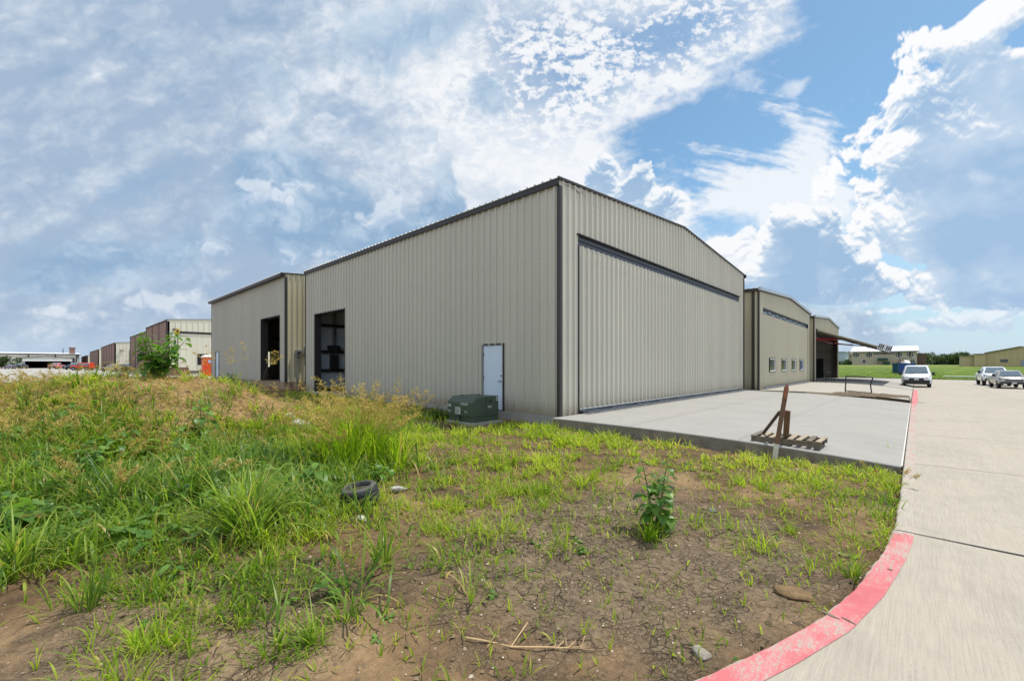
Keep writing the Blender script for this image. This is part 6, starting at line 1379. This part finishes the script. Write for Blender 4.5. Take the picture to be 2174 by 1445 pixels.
    clump(525, 1118, 380, .40, .95, .019, .75, (.5, 1.9), .26, G2, 'large mid green arching grass clump left of the old tyre', (.2, 1.0))
    clump(400, 1068, 260, .4, .85, .015, .6, (.5, 1.9), .24, G2, 'dark green long bladed clump below the tall leafy weed on the heap', (-.1, .6), heads=5, hl=(.6, .8), hlean=(.5, 1.0), hn=40)
    clump(215, 1085, 240, .45, .9, .016, .8, (.5, 1.8), .3, G2, 'dark tangled grass clump with drooping ochre seed head at left', (-.1, .6), heads=7, hl=(.65, .9), hlean=(.5, 1.0), hn=46)
    clump(35, 1215, 120, .45, .95, .015, .8, (.4, 1.6), .22, G2, 'long coarse grass blades reaching in at the left picture edge', (.2, 1.0))
    clump(30, 990, 160, .4, .9, .013, .6, (.4, 1.6), .3, G2, 'tall grass with rusty seed heads high at the left picture edge', (.1, .8), heads=9, hl=(.8, 1.1), hlean=(.1, .6), hn=40)
    clump(1378, 1148, 90, .16, .42, .010, .8, (.3, 1.6), .07, GC, 'small arching tuft at the foot of the lone leafy weed', (.0, .8))
    clump(675, 1378, 46, .14, .40, .013, 1.15, (.3, 1.2), .04, G2, 'star shaped flat tuft sprawling on bare dirt at bottom centre', (.5, 1.1))
    clump(938, 888, 500, .25, .72, .011, .6, (.3, 1.5), .38, GDK, 'dark green bushy grass pressed between transformer and hangar wall', (-.1, .6), zoff=-.05)
    clump(812, 1190, 40, .25, .6, .016, .5, (.2, 1.0), .05, G2, 'tuft with two long blue green blades below the old tyre', (.2, .8))
    clump(1090, 985, 80, .2, .5, .011, .5, (.3, 1.3), .09, G1, 'upright bright tuft on the dirt below the transformer pad', (.3, 1.0))
    clump(1130, 912, 240, .16, .42, .011, .8, (.3, 1.5), .34, GC, 'bright green fringe of grass right of the transformer pad', (.1, .9))
    clump(1225, 908, 200, .15, .40, .011, .8, (.3, 1.5), .30, GC, 'bright grass fringe below the near hangar corner', (.1, .9))
    clump(1610, 1040, 150, .12, .40, .010, .6, (.3, 1.3), .18, GC, 'yellow green tuft in front of the wooden pallet', (.3, 1.1))
    clump(1880, 1035, 200, .12, .36, .008, .8, (.3, 1.4), .18, G1, 'reddish green grass spilling over the road edge at the apron corner', (.1, 1.2), heads=4, hl=(.3, .42), hn=14)
    clump(1895, 985, 14, .35, .75, .010, .35, (.2, .8), .04, G1, 'tall thin grass stalk against the apron corner', (.3, .9))
    clump(1810, 1232, 46, .12, .30, .010, .6, (.3, 1.2), .06, G1, 'dark seedling tuft hugging the curved red kerb', (-.2, .5))
    clump(1668, 1130, 60, .10, .28, .009, .5, (.3, 1.2), .09, G1, 'lone tuft in the middle of the grey cracked mud', (.1, .7))
    clump(330, 1370, 150, .10, .28, .010, .8, (.3, 1.3), .16, GC, 'bright low tuft on the dirt at bottom left', (.1, 1.0))
    clump(180, 1300, 40, .18, .42, .012, .4, (.2, .9), .06, G2, 'upright dark tuft in the bare dirt at bottom left', (.1, .7))
    clump(615, 850, 160, .3, .7, .012, .6, (.4, 1.5), .5, G2, 'shaded grass clump in front of the raised hangar foundation', (.1, .8), heads=6, hl=(.7, 1.0), hn=26)
    clump(515, 835, 160, .3, .8, .012, .6, (.4, 1.5), .6, G2, 'tall airy grass beside the right shoulder of the heap', (.2, .9), heads=8, hl=(.9, 1.35), hlean=(.02, .35), hn=30)
    clump(75, 802, 40, .2, .45, .010, .6, (.4, 1.3), .3, G2, 'thin grass with airy seed heads on the crest at far left', (.2, 1.0), heads=3, hl=(.5, .7), hn=30)
    # --- leafy weeds
    broadleaf('leafy_weed', 'lone upright leafy weed standing on bare dirt right of centre', at(1393, 1128), .80, 18, .175, M, seed=3, bare=.10, stems=4, spread=.20, top=.5)
    broadleaf('leafy_weed', 'pale green leafy weed between the old tyre and grass clump', at(655, 1052), .46, 14, .30, M, seed=4, stems=2, spread=.14)
    broadleaf('leafy_weed', 'tall leafy weed on dark stem at the foot of the heap', at(388, 1022), .85, 14, .28, M, seed=5)
    broadleaf('leafy_weed', 'leafy weed on the straw slope below the sunflowers', at(428, 925), .70, 14, .30, M, seed=6)
    broadleaf('leafy_weed', 'low leafy weed among dark grass at left', at(185, 1010), .5, 10, .2, M, seed=7, stems=2, spread=.15)
    broadleaf('leafy_weed', 'big leaved plant cut by the left picture edge', at(8, 1150), .55, 9, .34, M, seed=8, stems=2, spread=.15)
    broadleaf('leafy_weed', 'small pale rosette on the bare dirt at lower left', at(362, 1228), .16, 8, .13, M, seed=9, bare=.3)
    broadleaf('leafy_weed', 'small leafy weed beside the star shaped tuft', at(705, 1265), .20, 8, .14, M, seed=10, bare=.3)
    broadleaf('leafy_weed', 'dark round leaved weed in front of the small white door', at(488, 812), .85, 12, .36, M2, seed=11, stems=2, spread=.3)
    broadleaf('leafy_weed', 'leafy weed at the foot of the biggest grass clump behind the tyre', at(800, 1022), .34, 10, .17, M, seed=12, stems=3, spread=.22)
    broadleaf('leafy_weed', 'bushy leafy weed right behind the tyre', at(860, 985), .34, 9, .18, M, seed=13, stems=2, spread=.16)
    broadleaf('leafy_weed', 'tiny grey green seedling left of the lone leafy weed', at(1238, 1175), .09, 9, .06, M, seed=14, stems=3, spread=.06)
    broadleaf('leafy_weed', 'wide leaf weed on the heap at upper left', at(150, 905), .45, 10, .22, M, seed=15, stems=2, spread=.16)
    # purple flowered weed
    t = broadleaf('flowering_weed', 'low weed with small purple flowers at the foot of the heap', at(372, 1075), .22, 8, .12, M, seed=20, stems=3, spread=.14)
    o = ORIGIN[t.name]
    for k in range(6):
        pv = Veg()
        c = o+Vector((RS.uniform(-.1, .14), RS.uniform(-.1, .1), RS.uniform(.12, .26)))
        for q in range(5): a = q*1.2566; leaf(pv, tuple(c), a, .5, .026, .022, .6, .5, .1)
        pv.build('petals', PUR, t)
    # tall sunflowers on the crest
    S1, S2, S3 = at(290, 800), at(335, 798), at(315, 792)
    broadleaf('sunflower_plant', 'thin tall sunflower with narrow leaves and two yellow heads, left of its bushy neighbour', S1, 1.12, 18, .22, M2, seed=30, stems=3, spread=.32, flowers=2, cat='sunflower', top=.5)
    broadleaf('sunflower_plant', 'broad bushy sunflower with one yellow head on the heap crest', S2, 1.06, 18, .28, M2, seed=31, stems=8, spread=.62, flowers=1, cat='sunflower', top=.45)
    broadleaf('sunflower_plant', 'low leafy flowerless sunflower filling the gap between the two tall ones', S3, .8, 16, .28, M2, seed=32, stems=5, spread=.5, cat='sunflower', top=.5)
# ---------------------------------------------------------------- trees
def tree(name, label, x, y, z, h, w, lm, tm, seed, n=1500, leaf_s=.5, group=None, trunk=.3):
    r = np.random.RandomState(seed); t = thing(name, label, 'tree', (x, y, z), 0, group); mb = MB()
    mb.tube([(x, y, z-.3), (x+.05*h*.2, y, z+h*trunk), (x, y+.05*h, z+h*.7)], [.05*h*.6, .04*h*.6, .012*h], 7)
    for k in range(6): a = r.uniform(0, 6.28); f = r.uniform(.25, .55); mb.tube([(x, y, z+h*f), (x+math.cos(a)*w*.2, y+math.sin(a)*w*.2, z+h*(f+.14)), (x+math.cos(a)*w*.36, y+math.sin(a)*w*.36, z+h*(f+.24))], [.018*h, .012*h, .004*h], 5)
    mb.build('trunk', tm, t)
    nb = 16; C = np.stack([r.normal(0, w*.23, nb), r.normal(0, w*.23, nb), h*r.uniform(.2, .86, nb)], -1); Rr = w*r.uniform(.14, .25, nb)
    q = r.randint(0, nb, n); v = r.normal(0, 1, (n, 3)); v /= np.linalg.norm(v, axis=1)[:, None]; P = C[q]+v*Rr[q][:, None]*(r.uniform(.3, 1.08, n)**.5)[:, None]; P[:, 2] = np.abs(P[:, 2]-h*.03)
    u = r.normal(0, 1, (n, 3)); u /= np.linalg.norm(u, axis=1)[:, None]; s = np.cross(u, r.normal(0, 1, (n, 3))); s /= np.linalg.norm(s, axis=1)[:, None]; L = leaf_s*r.uniform(.5, 1.2, n)[:, None]
    V = np.stack([P-u*L*.5, P+s*L*.32, P+u*L*.5, P-s*L*.32], 1).reshape(-1, 3); tint = np.repeat(r.uniform(0, 1, n)*.7+r.uniform(0, .4, nb)[q], 4)
    np_mesh('crown', V, np.arange(n*4).reshape(-1, 4), lm, tint, t)
    return t
def build_trees(pxx):
    lm = leaf_mat('tree_leaf', srgb(44, 62, 32), srgb(88, 108, 58), .25, .6); tm = mat('bark', (78, 66, 54), .9, var=.2)
    spots = [(1957, 6.0), (1963, 5.0), (1970, 6.6), (1978, 5.6), (1986, 6.8), (1994, 5.4), (2002, 5.0), (2009, 6.2), (2016, 5.4), (2023, 6.6), (2030, 5.6), (2036, 6.0), (2043, 6.6), (2050, 6.0), (2058, 6.4)]
    for i, (px, h) in enumerate(spots):
        y = 365+(i*37 % 40); tree('tree', 'dark green tree in the far belt between the beige building and the ochre warehouse', pxx(px, y), y, 1.4, h*1.25, 9.0, lm, tm, 100+i, 900, 1.0, 'trees in the far belt')
    tree('tree', 'bushy dark tree in front of the long hangar at the far left edge', -212, -10.6, .2, 4.4, 5.0, lm, tm, 140, 1800, .5)
    for i, (px, y, h) in enumerate(((1783, 196, 1.8), (1797, 194, 2.2), (1803, 192, 1.6))):
        tree('shrub', ['low green shrub at the foot of the blue grey metal building', 'rounder shrub before the brown gabled house', 'small shrub at the left corner of the beige building'][i], pxx(px, y), y, float(interp(y, FAR_Y, FAR_Z))-.05, h, 2.6, lm, tm, 150+i, 500, .4, None, .1)
    pm = mat('pole_grey', (120, 112, 104), .8)
    for px, y, h in ((1979, 330, 12.5), (1951, 250, 9.5)):
        x = pxx(px, y); t = thing('utility_pole', ['slim pole rising above the far tree belt', 'thin mast beside the right end of the beige building'][px < 1960], 'pole', (x, y, 1.3)); MB().tube([(x, y, 1.2), (x, y, 1.4+h*.62)], [.16, .1], 6).build('pole', pm, t); MB().bar((x-1.0, y, 1.2+h*.58), (x+1.0, y, 1.2+h*.58), .12, .12).build('crossarm', pm, t)
    # unmown fringe of the field
    v = Veg(); n = 9000; x = RS.uniform(-30, 26, n); yy = RS.uniform(0, 1, n)**2*34; e = interp(x, [-160, -10, 7, 60, 200], [14, 6.2, 1.0, -2, -2])+88; y = e+.3+yy; z = interp(y, FAR_Y, FAR_Z)+.02
    v.blades(np.stack([x, y, z], -1), RS.uniform(.15, .5, n)*(1+.9*np.exp(-((x+1)/5)**2-((y-108)/10)**2)), .05, RS.uniform(0, 6.28, n), RS.uniform(0, .7, n), RS.uniform(.2, 1.2, n), RS.uniform(0, 1, n), 2)
    tag(v.build('field_fringe_grass', leaf_mat('field_blade', srgb(78, 110, 28), srgb(140, 158, 60), .4)), kind='stuff')
# ---------------------------------------------------------------- assemble
VM = {}
build_sky(); build_camera_and_sun(); build_ground(); build_paving()
A_, trim_, black_, conc_ = build_hangars()
build_left_row(A_, trim_, black_, conc_)
pxx_ = build_far_right(A_, trim_, black_)
build_vehicles(); build_props(A_, trim_, black_, conc_, pxx_); build_plants(); build_trees(pxx_)
